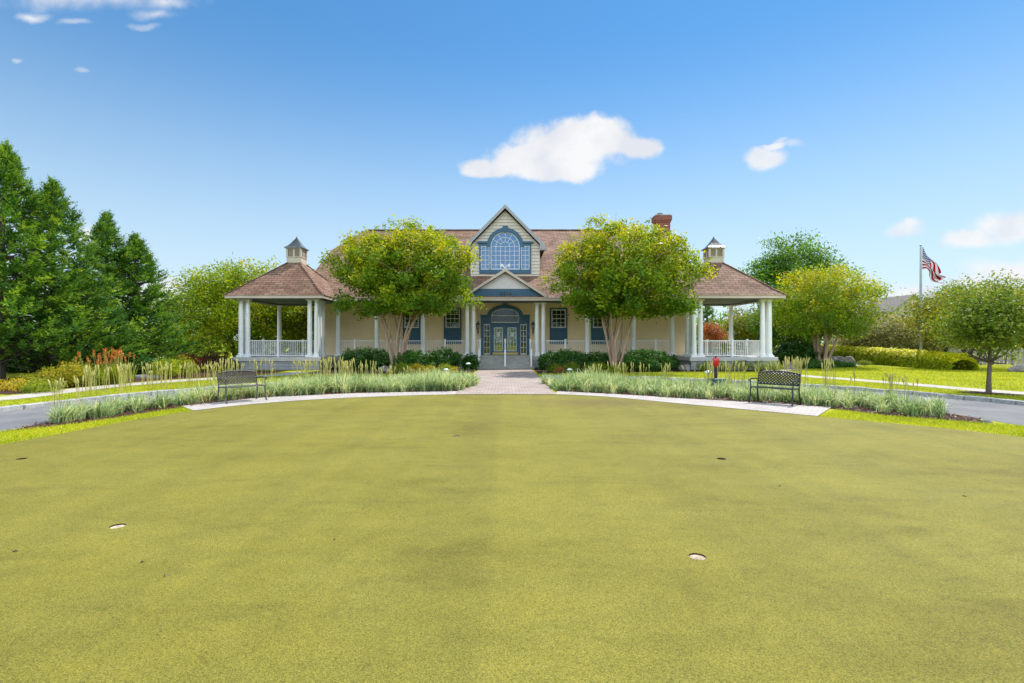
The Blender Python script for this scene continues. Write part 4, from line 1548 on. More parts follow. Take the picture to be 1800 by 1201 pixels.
def leaf_cloud(name, centres, per, spread, size, mat, parent=None, tint_bias=0.0, up=0.25, aspect=0.55, tint_fn=None, flat=0.8):
    k = len(centres)
    per_c = np.maximum(1, rng.poisson(per, k))
    idx = np.repeat(np.arange(k), per_c)
    n = len(idx)
    ctint = rng.normal(0.0, 0.18, k)
    P = centres[idx] + rng.normal(size=(n, 3)) * np.asarray(spread)[None, :] * np.array([1, 1, flat])
    U = rand_dirs(n)
    U[:, 2] = U[:, 2] * 0.7 - 0.1
    U = unit(U)
    cm = centres.mean(0)
    outw = unit((centres - cm) / np.maximum(centres.std(0), 1e-3))
    nrm = unit(rand_dirs(n) * 0.9 + np.array([0, 0, up * 2.2]) + outw[idx] * 0.8 + unit(rng.normal(size=(k, 3)))[idx] * 0.45)
    W = unit(np.cross(U, nrm))
    s = size * rng.uniform(0.65, 1.35, n)[:, None]
    tint = 0.42 + ctint[idx] + rng.normal(0, 0.11, n) + tint_bias
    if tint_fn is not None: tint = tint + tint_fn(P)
    if name is None: return P, U * s, W * s * aspect, np.clip(tint, 0, 0.9)
    return cards(name, P, U * s, W * s * aspect, np.clip(tint, 0, 0.9), mat, parent)


def dome_centres(n, c, rx_, ry_, up_, dn, shell=0.55, lump=0.13, seed=0, flatb=False):
    r_ = np.random.default_rng(seed)
    d = unit(r_.normal(size=(n, 3)))
    rad = shell + (1 - shell) * r_.random(n) ** 0.6
    inner = r_.random(n) < 0.22
    rad[inner] *= r_.uniform(0.35, 0.9, inner.sum())
    ph = r_.uniform(0, 6.28, 6)
    lumpf = 1 + lump * (np.sin(3 * d[:, 0] + 5 * d[:, 2] + ph[0]) + np.sin(6 * d[:, 1] - 4 * d[:, 0] + ph[1]) + np.sin(9 * d[:, 2] + 6 * d[:, 0] + ph[2])) * 0.6
    rad = rad * lumpf
    sc = np.stack([np.full(n, rx_), np.full(n, ry_), np.where(d[:, 2] > 0, up_, dn)], 1)
    off = d * rad[:, None] * sc
    if flatb:
        off[:, 2] = np.where(off[:, 2] < 0, np.maximum(off[:, 2] * 1.7, -dn * (0.92 + 0.12 * np.sin(off[:, 0] * 2.1 + ph[3]) * np.cos(off[:, 1] * 1.7 + ph[4]))), off[:, 2])
    return np.asarray(c) + off


def tree(name, label, cat, base, crown_c, rx_, ry_, up_, dn, ncl, per, size, lmat, bark, trunk_r=0.16, stems=1, group=None, seed=0, spread=0.34, limbs=40, shell=0.55, lump=0.13, tint_bias=0.0, fork=None, lean=None, tint_fn=None, top_wisps=0):
    root = empty(name, (base[0], base[1], 0))
    tag(root, label, cat, group)
    cc_ = np.asarray(crown_c, float) - np.array([base[0], base[1], 0])
    cent = dome_centres(ncl, cc_, rx_, ry_, up_, dn, shell, lump, seed, stems > 5)
    r_ = np.random.default_rng(seed + 99)
    tb = MB()
    tops = []
    zf = cc_[2] - dn * 0.55 if fork is None else fork
    if stems == 1:
        off = np.array([cc_[0], cc_[1]]) * 0.6
        pts = [(0, 0, -0.1), (0.02, 0.01, zf * 0.35), (off[0] * 0.4 + 0.03, off[1] * 0.4, zf * 0.75), (off[0], off[1], zf + dn * 0.5), (cc_[0], cc_[1], cc_[2] + up_ * 0.55)]
        tb.tube(pts, [trunk_r * 1.35, trunk_r, trunk_r * 0.85, trunk_r * 0.6, trunk_r * 0.15], 10)
        tops = [(np.array(pts[2]), trunk_r * 0.5), (np.array(pts[3]), trunk_r * 0.42)]
    else:
        for k in range(stems):
            a = 2 * PI * k / stems + r_.uniform(-0.3, 0.3)
            rr = r_.uniform(0.3, 0.62)
            tip = cc_ + np.array([rx_ * rr * math.cos(a), ry_ * rr * math.sin(a), -dn * r_.uniform(-0.1, 0.35)])
            b0 = np.array([0.16 * math.cos(a), 0.16 * math.sin(a), -0.1])
            m1 = b0 * 1.5 + (tip - b0) * np.array([0.14, 0.14, 0.36])
            m2 = b0 + (tip - b0) * np.array([0.48, 0.48, 0.68])
            wob = r_.normal(size=3) * 0.07
            q = trunk_r * r_.uniform(0.6, 1.05)
            tb.tube([b0, m1 + wob, m2 - wob, tip], [q * 1.2, q, q * 0.72, q * 0.3], 8)
            tops += [(m2 - wob, q * 0.5), (tip, q * 0.3)]
        tb.lathe(0, 0, [(trunk_r * 2.4, -0.1), (trunk_r * 2.1, 0.12), (trunk_r * 1.8, 0.35), (trunk_r * 0.9, 0.55)], 12)
    sel = r_.choice(len(cent), min(limbs, len(cent)), replace=False)
    for i in sel:
        c = cent[i]
        j = int(np.argmin([np.linalg.norm(t0 - c) + 0.5 * abs(t0[2] + 0.6 - c[2]) for t0, _ in tops]))
        t0, q = tops[j]
        mid = (t0 + c) / 2 + r_.normal(size=3) * 0.10 - np.array([0, 0, 0.12])
        tb.tube([t0, mid, c], [min(q, 0.06), min(q, 0.06) * 0.6, 0.008], 5, cap=False)
    tb.build('trunk', bark, root, smooth=True, fix=False)
    if top_wisps:
        w = np.stack([r_.uniform(-0.8, 0.8, top_wisps) * rx_, r_.uniform(-0.8, 0.8, top_wisps) * ry_, np.zeros(top_wisps)], 1)
        rr = np.clip(1 - (w[:, 0] / rx_) ** 2 - (w[:, 1] / ry_) ** 2, 0, 1)
        w[:, 2] = up_ * np.sqrt(rr) * 1.0 + r_.uniform(0.0, 0.35, top_wisps)
        wc = np.repeat(cc_ + w, 3, axis=0) + r_.normal(size=(top_wisps * 3, 3)) * 0.07
        A = leaf_cloud(None, cent, per, (spread,) * 3, size, lmat, root, tint_bias, tint_fn=tint_fn)
        B = leaf_cloud(None, wc, 5, (0.09,) * 3, size * 0.8, lmat, root, tint_bias + 0.05)
        cards('crown', *[np.concatenate([p, q]) for p, q in zip(A, B)], lmat, root)
    else:
        leaf_cloud('crown', cent, per, (spread,) * 3, size, lmat, root, tint_bias, tint_fn=tint_fn)
    return root


def top_lit_gold(z0, z1, amt):
    """yellower new growth, plus sunlit top and shaded bottom put into the leaf tint"""
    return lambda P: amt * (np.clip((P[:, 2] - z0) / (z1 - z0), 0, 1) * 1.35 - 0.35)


YM = 29.6
myr = 'crape myrtles with several smooth stems'
for (pxb, x0, x1, yt_, yb_, sd, lb) in ((697, 582, 830, 390, 552, 3, 'multi-stemmed crape myrtle with a wide yellow-green crown, on the chimneyless side of the entrance'),
                                       (1082, 966, 1222, 386, 556, 8, 'multi-stemmed crape myrtle with a wide yellow-green crown, in front of the brick chimney')):
    bx = (pxb - CX) * YM / F
    cxw = ((x0 + x1) / 2 - CX) * YM / F
    ztp, zbt = at(0, yt_ + 9, YM)[2], at(0, yb_ - 2, YM)[2]
    zc_ = zbt + (ztp - zbt) * 0.42
    tree('crape_myrtle', lb, 'tree', (bx, YM), (cxw, YM, zc_), (x1 - x0) / 2 * YM / F * 1.0, 3.0, (ztp - zc_) * 0.98, (zc_ - zbt) * 0.92, 560, 66, 0.19, M['l_myrtle'], M['barkpink'], 0.082, 9, myr, sd, 0.23, 90, 0.5, 0.15, 0.0, tint_fn=top_lit_gold(3.6, 8.0, 0.36), top_wisps=46)
Y3 = 35.5
bx = (1445 - CX) * Y3 / F
z0_, z1_ = at(0, 470, Y3)[2], at(0, 592, Y3)[2]
zc_ = z1_ + (z0_ - z1_) * 0.45
tree('crape_myrtle', 'crape myrtle with bare orange-tan stems, standing among boulders at the hedge end', 'tree', (bx, Y3), (bx + 0.4, Y3, zc_), 3.75, 3.0, z0_ - zc_, (zc_ - z1_) * 0.85, 340, 70, 0.16, M['l_myrtle'], M['barkpink'], 0.12, 7, myr, 21, 0.28, 60, 0.5, 0.12, 0.04, tint_fn=top_lit_gold(2.8, 6.4, 0.40), top_wisps=34)

# tree behind the left gazebo
Y4 = 44.0
tree('yellow_green_tree', 'broad yellow-green tree behind the gazebo beside the dark cypresses', 'tree', ((420 - CX) * Y4 / F, Y4), ((425 - CX) * Y4 / F, Y4, 4.9), 6.6, 4.0, 3.5, 3.8, 820, 54, 0.22, M['l_myrtle'], M['barkdark'], 0.17, 5, None, 31, 0.4, 60, 0.5, 0.12, 0.15, top_wisps=40)
tree('yellow_green_tree', 'second yellow-green tree, its crown seen between the gazebo columns and the house', 'tree', ((560 - CX) * 46 / F, 46), ((555 - CX) * 46 / F, 46, 4.1), 4.2, 3.2, 2.3, 3.2, 420, 44, 0.22, M['l_yellow'], M['barkdark'], 0.16, 4, None, 32, 0.4, 40, 0.5, 0.12, 0.0)
# maple behind the right gazebo
Y5 = 54.0
tree('maple_tree', 'tall dense green maple rising behind the gazebo and the third crape myrtle', 'tree', ((1395 - CX) * Y5 / F, Y5), ((1395 - CX) * Y5 / F, Y5, 7.9), 5.1, 4.2, 4.4, 4.8, 560, 46, 0.28, M['l_maple'], M['barkdark'], 0.28, 1, None, 41, 0.45, 50, 0.5, 0.16, 0.0)
# young street tree on the verge
tree('young_tree', 'slim young tree with one grey trunk in a mulch ring on the verge', 'tree', yt, (yt[0] + 0.05, yt[1], 2.35), 1.5, 1.4, 1.28, 1.1, 235, 44, 0.11, M['l_young'], M['barkgrey'], 0.066, 1, None, 51, 0.20, 110, 0.35, 0.16, 0.05, fork=1.35, top_wisps=40)
# trees at the back right
tree('silver_tree', 'grey-green bushy tree between the third crape myrtle and the flagpole', 'tree', ((1560 - CX) * 43 / F, 43), ((1560 - CX) * 43 / F, 43, 2.3), 3.9, 3.0, 1.6, 2.0, 420, 50, 0.17, M['l_silver'], M['barkdark'], 0.13, 4, None, 61, 0.32, 40, 0.5, 0.12, 0.0)
tree('silver_tree', 'lower grey-green bush right of the flagpole, above the hedge end', 'tree', ((1650 - CX) * 42 / F, 42), ((1652 - CX) * 42 / F, 42, 2.2), 2.8, 2.4, 1.5, 1.9, 260, 46, 0.17, M['l_silver'], M['barkdark'], 0.12, 4, None, 62, 0.32, 30, 0.5, 0.12, 0.05)
tree('weeping_tree', 'spreading yellow-leaved tree with dark arching limbs in front of the plank fence', 'tree', ((1707 - CX) * 33 / F, 33), ((1725 - CX) * 33 / F, 33, 3.3), 4.6, 2.6, 1.9, 1.7, 380, 46, 0.16, M['l_yellow'], M['barkdark'], 0.12, 5, None, 63, 0.32, 60, 0.5, 0.13, 0.0, top_wisps=26)
tree('maple_tree', 'dark green tree behind the flagpole next to the distant beige house', 'tree', ((1665 - CX) * 58 / F, 58), ((1665 - CX) * 58 / F, 58, 4.9), 3.7, 3.2, 2.9, 4.0, 320, 44, 0.24, M['l_maple'], M['barkdark'], 0.2, 1, None, 64, 0.42, 30, 0.5, 0.15, 0.1)
tree('yellow_green_tree', 'yellow-green tree at the frame edge behind the young tree', 'tree', ((1800 - CX) * 50 / F, 50), ((1805 - CX) * 50 / F, 50, 4.6), 4.6, 3.2, 3.0, 3.6, 380, 44, 0.2, M['l_yellow'], M['barkdark'], 0.2, 1, None, 65, 0.4, 40, 0.5, 0.14, -0.05, top_wisps=20)
# seen through the right gazebo
tree('yellow_green_tree', 'olive-yellow tree seen through the gazebo between its corner columns', 'tree', ((1318 - CX) * 48 / F, 48), ((1318 - CX) * 48 / F, 48, 3.0), 2.9, 2.4, 2.0, 2.6, 280, 44, 0.18, M['l_yellow'], M['barkdark'], 0.14, 3, None, 66, 0.35, 30, 0.5, 0.13, -0.1)
tree('red_maple', 'small rusty red maple seen through the gazebo above its rail', 'tree', ((1252 - CX) * 44 / F, 44), ((1252 - CX) * 44 / F, 44, 2.5), 0.95, 0.9, 0.75, 1.0, 60, 40, 0.16, M['l_rust'], M['barkdark'], 0.08, 3, None, 67, 0.25, 20, 0.5, 0.15, 0.0)
tree('dense_tree', 'deep green tree filling the gap right of the gazebo, behind the third crape myrtle', 'tree', ((1395 - CX) * 42 / F, 42), ((1390 - CX) * 42 / F, 42, 3.4), 3.0, 2.6, 2.4, 3.0, 340, 46, 0.2, M['l_maple'], M['barkdark'], 0.16, 3, None, 68, 0.36, 30, 0.5, 0.12, -0.05)


def conifer(name, label, base, Ht, Rb, seed, group, nspray, z0=0.3, lean=(0, 0), mat=None, second=None):
    r_ = np.random.default_rng(seed)
    root = empty(name, (base[0], base[1], 0))
    tag(root, label, 'cypress', group)
    tb = MB()
    tb.tube([(0, 0, -0.1), (0.05, 0, Ht * 0.3), (lean[0] * 0.5, lean[1] * 0.5, Ht * 0.65), (lean[0], lean[1], Ht * 0.97)], [0.24, 0.17, 0.10, 0.015], 8)
    Ps, Us, Ws, Ts = [], [], [], []
    ph = r_.uniform(0, 6.28, 5)
    for i in range(nspray):
        f_ = 1 - r_.random() ** 0.72            # more sprays low down
        if r_.random() < 0.12: f_ = r_.uniform(0.7, 1.0)
        z = z0 + (Ht - z0) * f_
        a = r_.uniform(0, 2 * PI)
        prof = (1 - f_) ** 0.78 * (0.82 + 0.18 * min(1, f_ * 6))
        lump = 1 + 0.16 * math.sin(3 * a + 5 * f_ * 3 + ph[0]) + 0.13 * math.sin(5 * a - 17 * f_ + ph[1]) + 0.12 * math.sin(29 * f_ + 2 * a + ph[2])
        rad = Rb * prof * lump * (0.45 + 0.55 * r_.random() ** 0.5)
        cx1, cy1 = lean[0] * f_, lean[1] * f_
        elev = R(r_.uniform(8, 40) + 40 * f_ ** 3)
        tip = np.array([cx1 + rad * math.cos(a), cy1 + rad * math.sin(a), z])
        d = np.array([math.cos(a) * math.cos(elev), math.sin(a) * math.cos(elev), math.sin(elev)])
        d = d + r_.normal(size=3) * 0.18
        d /= np.linalg.norm(d)
        Ls = r_.uniform(0.5, 1.0) * (0.62 + 0.38 * (1 - f_))
        b0 = tip - d * Ls * 0.65
        if i % 7 == 0 and rad > 0.5:
            tb.tube([(cx1, cy1, max(0.2, z - rad * 0.35)), tuple(b0)], [0.04, 0.012], 4, cap=False)
        side = np.cross(d, np.array([0, 0, 1.0]))
        side /= max(np.linalg.norm(side), 1e-6)
        upv = np.cross(side, d)
        m = 22
        t_ = np.linspace(0.0, 1.0, m)
        sgn = np.where(np.arange(m) % 2 == 0, 1.0, -1.0)
        base_p = b0[None] + d[None] * (Ls * t_)[:, None]
        out = sgn[:, None] * side[None] * 0.8 + d[None] * 0.95 + upv[None] * r_.normal(0, 0.45, m)[:, None]
        out[-1] = d
        out = unit(out + r_.normal(size=(m, 3)) * 0.18)
        ln = Ls * 0.40 * (1.05 - 0.65 * t_) * r_.uniform(0.75, 1.25, m)
        base_p = base_p + r_.normal(size=(m, 3)) * 0.03
        wv = unit(np.cross(out, upv[None] + r_.normal(size=(m, 3)) * 0.5))
        Ps.append(base_p)
        Us.append(out * ln[:, None])
        Ws.append(wv * (ln * 0.36)[:, None])
        Ts.append(np.clip(0.34 + r_.normal(0, 0.24) + 0.22 * t_ + r_.normal(0, 0.1, m), 0, 1))
    tb.build('trunk', M['barkdark'], root, smooth=True, fix=False)
    cards('foliage', np.concatenate(Ps), np.concatenate(Us), np.concatenate(Ws), np.concatenate(Ts), mat or M['l_conifer'], root)
    return root


cg = 'row of tall cypresses'


def con(px, py, Y, Rb, seed, ns, lb, lean=(0, 0), z0=0.5):
    x, _, z = at(px, py, Y)
    conifer('cypress_tree', lb, (x - lean[0], Y - lean[1]), z, Rb, seed, cg, ns, z0, lean)


con(10, 252, 22.5, 3.5, 71, 1300, 'tallest cypress of the row, cut by the frame edge', (0.3, 0), 1.6)
con(92, 316, 24.5, 3.6, 72, 1300, 'second tallest cypress, bushy with ragged side tips, beside the tallest one', (0, 0), 1.0)
con(187, 372, 29.0, 2.9, 73, 1100, 'pointed cypress with a narrow open top, second from the house end of the row', (0, 0), 0.6)
con(238, 414, 29.8, 3.5, 74, 1250, 'shortest and darkest cypress of the row, next to the yellow-green tree', (0, 0), 0.4)
con(135, 470, 26.5, 2.8, 77, 600, 'low cypress filling the foot of the row, in front of the pointed one', (0, 0), 0.4)
x, _, z = at(1243, 527, 56)
conifer('fir_tree', 'blue-green fir seen through the gazebo, behind the rusty maple', (x, 56), z, 2.4, 75, None, 420, 0.4)


def shrub(label, px, py, w, h, mat, Y=None, name='shrub', group=None, n=None, size=0.085, bias=0.0, seed=None, dn=None, flat=1.0, stems=True, depth=None):
    """px,py = ground contact centre in the photo; w,h in metres"""
    if Y is None: x, y = G(px, py)
    else: x, y = (px - CX) * Y / F, Y
    sd = int(px * 7 + py * 3) if seed is None else seed
    root = empty(name, (x, y, 0))
    tag(root, label, 'shrub', group)
    n = n or int(30 + 75 * w * h)
    if mat is M['l_dark']:
        w, n, size = w * 1.15, int(n * 1.5), size * 1.3
    d_ = (depth or w * 0.8) / 2
    cent = dome_centres(n, (0, 0, h * 0.42), w / 2 * 0.93, d_ * 0.93, h * 0.55, h * 0.40, 0.6, 0.09, sd)
    cent[:, 2] = np.maximum(cent[:, 2], 0.04)
    leaf_cloud('foliage', cent, 22, (0.085, 0.085, 0.075), size, mat, root, bias, up=0.35)
    r_ = np.random.default_rng(sd)
    s = MB()
    for k in range(7):
        c = cent[r_.integers(len(cent))]
        s.tube([(r_.normal() * 0.05, r_.normal() * 0.05, -0.03), tuple(c * np.array([0.5, 0.5, 0.55])), tuple(c)], [0.018, 0.012, 0.004], 5, cap=False)
    s.build('stem', M['barkdark'], root, fix=False)
    return root


sg = 'foundation shrubs along the porch'
shrub('wide dark glossy shrub under the porch rail, between the gazebo corner and the myrtle stems', 645, 649, 3.3, 1.35, M['l_dark'], 31.2, group=sg)
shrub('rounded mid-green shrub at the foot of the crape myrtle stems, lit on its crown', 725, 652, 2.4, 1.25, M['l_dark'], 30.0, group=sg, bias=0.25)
shrub('dark spreading shrub beside the step side of the lit shrub', 778, 650, 2.1, 1.3, M['l_dark'], 31.0, group=sg)
shrub('upright narrow dark shrub tight against the portico columns and handrail', 827, 650, 0.9, 0.95, M['l_dark'], 31.5, group=sg, bias=0.1)
shrub('dark shrub on the step edge, below the portico columns, beside the path light', 962, 648, 1.0, 1.15, M['l_dark'], 31.4, group=sg, bias=0.1)
shrub('large dark shrub between the portico columns and the chimney-side myrtle', 1005, 650, 2.7, 1.25, M['l_dark'], 31.0, group=sg)
shrub('dark shrub directly left of the chimney-side myrtle stems', 1055, 650, 2.0, 1.15, M['l_dark'], 30.8, group=sg)
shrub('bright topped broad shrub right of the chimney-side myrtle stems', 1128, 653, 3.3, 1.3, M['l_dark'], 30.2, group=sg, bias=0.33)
shrub('small dark shrub at the end of the porch near the downspout', 1172, 652, 1.4, 0.95, M['l_dark'], 31.6, group=sg)
lg = 'low lime shrubs at the front bed edge'
shrub('low golden shrub in the front bed, behind the tall straw stalks', 735, 660, 1.2, 0.5, M['l_gold'], 27.9, group=lg, size=0.07)
shrub('lime green low shrub beside the golden one, before the dark shrubs', 708, 660, 1.3, 0.55, M['l_lime'], 28.0, group=lg, size=0.07, bias=-0.2)
shrub('round bright lime shrub in front of the rock near the walkway', 783, 656, 0.75, 0.5, M['l_lime'], 28.6, group=lg, size=0.06)
shrub('tiny gold tuft shrub next to the round lime shrub', 799, 658, 0.4, 0.28, M['l_gold'], 28.2, group=lg, size=0.055)
shrub('small golden shrub between the golden and the round lime shrubs', 757, 659, 0.6, 0.4, M['l_gold'], 28.2, group=lg, size=0.06, bias=-0.15)
shrub('low green shrub on the chimney side of the steps, first from the walkway', 974, 657, 0.9, 0.5, M['l_lime'], 29.0, group=lg, size=0.06, bias=-0.35)
shrub('small lime shrub below the large dark shrub, beside a rusty tuft', 1003, 657, 0.95, 0.6, M['l_lime'], 29.0, group=lg, size=0.06, bias=-0.2)
shrub('rusty brown small tuft between two low lime shrubs', 984, 659, 0.35, 0.32, M['l_rust'], 28.3, group=lg, size=0.06)
shrub('lime shrub under the chimney-side myrtle, left half', 1048, 660, 1.3, 0.55, M['l_lime'], 28.4, group=lg, size=0.07, bias=-0.15)
shrub('lime shrub under the chimney-side myrtle, right half', 1085, 660, 1.2, 0.5, M['l_lime'], 28.3, group=lg, size=0.07, bias=-0.1)
bg = 'clipped boxwoods under the gazebo'
for px, w_, lb in ((1237, 0.95, 'small round boxwood at the house end of the gazebo plinth'), (1270, 0.9, 'boxwood behind the red hooded post, second along the gazebo plinth'), (1302, 1.2, 'boxwood with a dark path light in front, middle of the gazebo plinth'),
                   (1333, 1.2, 'boxwood under the corner columns of the gazebo plinth'), (1360, 1.1, 'outermost boxwood at the free corner of the gazebo plinth')):
    shrub(lb, px, 653, w_, 0.62, M['l_hedge'], 30.2, group=bg, size=0.055, bias=-0.35)
shrub('large dark evergreen mass to the right of the gazebo plinth', 1400, 648, 3.0, 1.75, M['l_dark'], 36.5, size=0.11, bias=-0.05)
shrub('low juniper mat in front of the third crape myrtle', 1425, 648, 2.6, 0.55, M['l_dark'], 33.2, size=0.08)
shrub('small light green perennial at the boulder end of the island bed', 1520, 641, 1.0, 0.3, M['l_lime'], 38.0, size=0.07, bias=-0.2)
shrub('low green mat before the boulders of the island bed', 1475, 646, 1.8, 0.4, M['l_dark'], 34.5, size=0.08, bias=0.1)
# left side bed
og = 'side bed shrubs along the left pavement'
shrub('flat orange-tipped shrub at the frame edge by the cypress trunk', 30, 686, 1.6, 0.38, M['l_gold'], group=og, size=0.06, bias=0.2)
shrub('gold and green shrub right of the flat orange one', 58, 684, 1.3, 0.55, M['l_gold'], group=og, size=0.06, bias=-0.35)
shrub('yellow-topped shrub in the middle of the side bed', 92, 682, 1.4, 0.78, M['l_gold'], group=og, size=0.065, bias=-0.28)
shrub('tallest yellow-topped shrub of the side bed, beside the orange flowers', 126, 680, 1.7, 0.98, M['l_gold'], group=og, size=0.065, bias=-0.22)
shrub('green leafy shrub between the yellow-topped shrubs and the orange flowers', 148, 679, 1.3, 0.75, M['l_lime'], group=og, size=0.07, bias=-0.2)
shrub('low green shrub under the yellow ones, touching the pavement', 75, 690, 1.5, 0.42, M['l_lime'], group=og, size=0.06, bias=-0.25)
shrub('round clipped green shrub, the left one of two by the red barberry', 293, 664, 1.3, 0.95, M['l_hedge'], group=og, size=0.06, bias=-0.05)
shrub('round clipped green shrub right below the red barberry', 322, 662, 1.25, 1.0, M['l_hedge'], group=og, size=0.06, bias=-0.1)
shrub('bright red barberry behind the two round clipped shrubs', 330, 650, 1.9, 1.0, M['l_red'], 30.0, group=og, size=0.07)
shrub('dark purple barberry next to the gazebo corner', 375, 648, 1.8, 1.15, M['l_purple'], 30.6, group=og, size=0.07)
shrub('dark green shrub between the purple barberry and the gazebo plinth', 402, 650, 1.0, 0.7, M['l_dark'], 31.0, group=og, size=0.07)
shrub('dark low evergreen spreading under the cypress row', 250, 648, 3.4, 0.9, M['l_dark'], 27.6, group=og, size=0.1)
shrub('dark green understory bush behind the trunk of the tallest cypress', 20, 640, 6.0, 2.2, M['l_dark'], 29, size=0.14, n=330)
shrub('dark green understory bush under the second tallest cypress', 110, 640, 5.0, 1.9, M['l_dark'], 30.5, size=0.14, n=280)
shrub('sunlit lime bush far behind the purple barberry', 365, 640, 4.6, 2.8, M['l_lime'], 41, size=0.16, n=220, bias=0.1)
shrub('sunlit lime bush farther left behind the shortest cypress', 310, 640, 4.2, 3.4, M['l_lime'], 44.5, size=0.18, n=340)
shrub('green bush seen through the left gazebo rail', 455, 640, 4.5, 2.0, M['l_hedge'], 43, size=0.16, n=220, bias=-0.2)
shrub('green bush seen through the left gazebo, nearest the house wall', 520, 640, 3.5, 2.2, M['l_hedge'], 43.5, size=0.16, n=200, bias=-0.3)
shrub('green bush behind the right gazebo rail', 1290, 640, 4.0, 1.6, M['l_hedge'], 45, size=0.14, n=200, bias=-0.1)
shrub('dark green bush behind the right gazebo rail nearest the house', 1240, 640, 2.6, 1.3, M['l_maple'], 43, size=0.14, n=140)

# clipped hedge
hx0 = spline([at(1445, 0, 45)[:2], at(1500, 0, 42)[:2], at(1570, 0, 37.8)[:2], at(1640, 0, 33.4)[:2], at(1694, 0, 30.6)[:2]], 10)
hh = np.array(hx0)
hn = len(hh)
n = 21000
ti = rng.uniform(0, hn - 1.001, n)
i0 = ti.astype(int)
fr_ = (ti - i0)[:, None]
cp = hh[i0] * (1 - fr_) + hh[i0 + 1] * fr_
td = hh[i0 + 1] - hh[i0]
td /= np.linalg.norm(td, axis=1, keepdims=True)
nn = np.stack([-td[:, 1], td[:, 0]], 1)
f01 = ti / hn
hgt = 1.42 - 0.52 * f01
endf = np.clip((1 - f01) / 0.06, 0, 1) ** 0.5
hgt = hgt * (0.45 + 0.55 * endf)
wid = 0.95 * (0.4 + 0.6 * endf)
a = rng.uniform(-0.1, PI + 0.1, n)
sq = 1 / np.maximum(np.abs(np.cos(a)) ** 2.6 + np.abs(np.sin(a)) ** 2.6, 1e-6) ** (1 / 2.6)
rj = rng.uniform(0.88, 1.03, n)
bump_ = 1 + 0.04 * np.sin(ti * 1.7) + 0.03 * np.sin(ti * 4.1 + a * 2)
off = np.cos(a) * sq * wid * rj * bump_
zz_ = np.maximum(0.03, np.sin(a) * sq * hgt * rj * bump_)
HP = np.stack([cp[:, 0] + nn[:, 0] * off, cp[:, 1] + nn[:, 1] * off, zz_], 1)
hnrm = unit(np.stack([nn[:, 0] * np.cos(a), nn[:, 1] * np.cos(a), np.maximum(np.sin(a), 0.0) + 0.15], 1) * 1.6 + rand_dirs(n))
U = unit(np.cross(hnrm, rand_dirs(n)))
W = unit(np.cross(U, hnrm))
s_ = 0.15 * rng.uniform(0.7, 1.3, n)[:, None]
hedge = empty('clipped_hedge', (hh[:, 0].mean(), hh[:, 1].mean(), 0))
tag(hedge, 'long clipped hedge with a sunlit yellow-green top, curving down the lawn below the flagpole', 'hedge')
hc = np.array([hh[:, 0].mean(), hh[:, 1].mean(), 0])
cards('foliage', HP - hc, U * s_, W * s_ * 0.6, np.clip(0.36 + 0.55 * np.clip((np.sin(a) - 0.45) / 0.4, 0, 1) + rng.normal(0, 0.15, n), 0, 1), M['l_hedge'], hedge)  # tint yellows upwards: new growth, plus the sunlit top put into leaf colour
core = MB()
for i in range(hn - 1):
    p, q = hh[i], hh[i + 1]
    d = (q - p) / np.linalg.norm(q - p)
    nrm = np.array([-d[1], d[0]])
    f0 = i / hn
    hz = (1.42 - 0.52 * f0) * 0.66 * (0.5 + 0.5 * min(1, (1 - f0) / 0.08))
    if f0 > 0.80: continue
    ww = 0.5 * (0.4 + 0.6 * min(1, (1 - f0) / 0.08))
    a_, b_ = p + nrm * ww - hc[:2], q + nrm * ww - hc[:2]
    c_, d_ = q - nrm * ww - hc[:2], p - nrm * ww - hc[:2]
    core.prism([(a_[0], a_[1], 0), (b_[0], b_[1], 0), (c_[0], c_[1], 0), (d_[0], d_[1], 0)], (0, 0, hz))
M['hedgecore'] = paint('hedge_twigs', (0.03, 0.045, 0.012), 0.95, (0.015, 0.02, 0.008), scale=14, bump=1.0, bscale=20)
core.build('twigs', M['hedgecore'], hedge)


# orange torch flowers
def flower_clump(label, px, py, n, hgt, spreadw, seed):
    r_ = np.random.default_rng(seed)
    x, y = G(px, py)
    root = empty('flower_clump', (x, y, 0))
    tag(root, label, 'flowers', 'orange flower clumps in the side bed')
    sm = MB()
    P, U, W, T_ = [], [], [], []
    P2, U2, W2, T2 = [], [], [], []
    for k in range(n):
        bx_, by_ = r_.normal(0, spreadw, 2)
        h_ = hgt * r_.uniform(0.78, 1.08)
        tx, ty = bx_ * 1.25 + r_.normal(0, 0.05), by_ * 1.25 + r_.normal(0, 0.05)
        sm.tube([(bx_, by_, 0), (bx_ * 1.05, by_ * 1.05, h_ * 0.5), (tx, ty, h_)], [0.012, 0.010, 0.007], 5)
        for q in range(26):
            a = r_.uniform(0, 6.28)
            u = np.array([math.cos(a) * 0.7, math.sin(a) * 0.7, r_.uniform(-0.9, 0.4)])
            P.append((tx, ty, h_ - 0.12 + r_.uniform(0, 0.2)))
            U.append(u * 0.075)
            W.append(np.array([-math.sin(a), math.cos(a), 0]) * 0.03)
            T_.append(r_.random())
        for q in range(12):
            a = r_.uniform(0, 6.28)
            ln = r_.uniform(0.35, 0.75) * hgt
            P2.append((bx_, by_, 0))
            U2.append(np.array([math.cos(a) * 0.3, math.sin(a) * 0.3, 1]) * ln)
            W2.append(np.array([-math.sin(a), math.cos(a), 0]) * 0.035)
            T2.append(r_.uniform(0.1, 0.6))
    sm.build('stem', M['stalk'], root, fix=False)
    cards('blossoms', np.array(P), np.array(U), np.array(W), np.array(T_), M['l_orange'], root)
    cards('leaves', np.array(P2), np.array(U2), np.array(W2), np.array(T2), M['l_lime'], root)


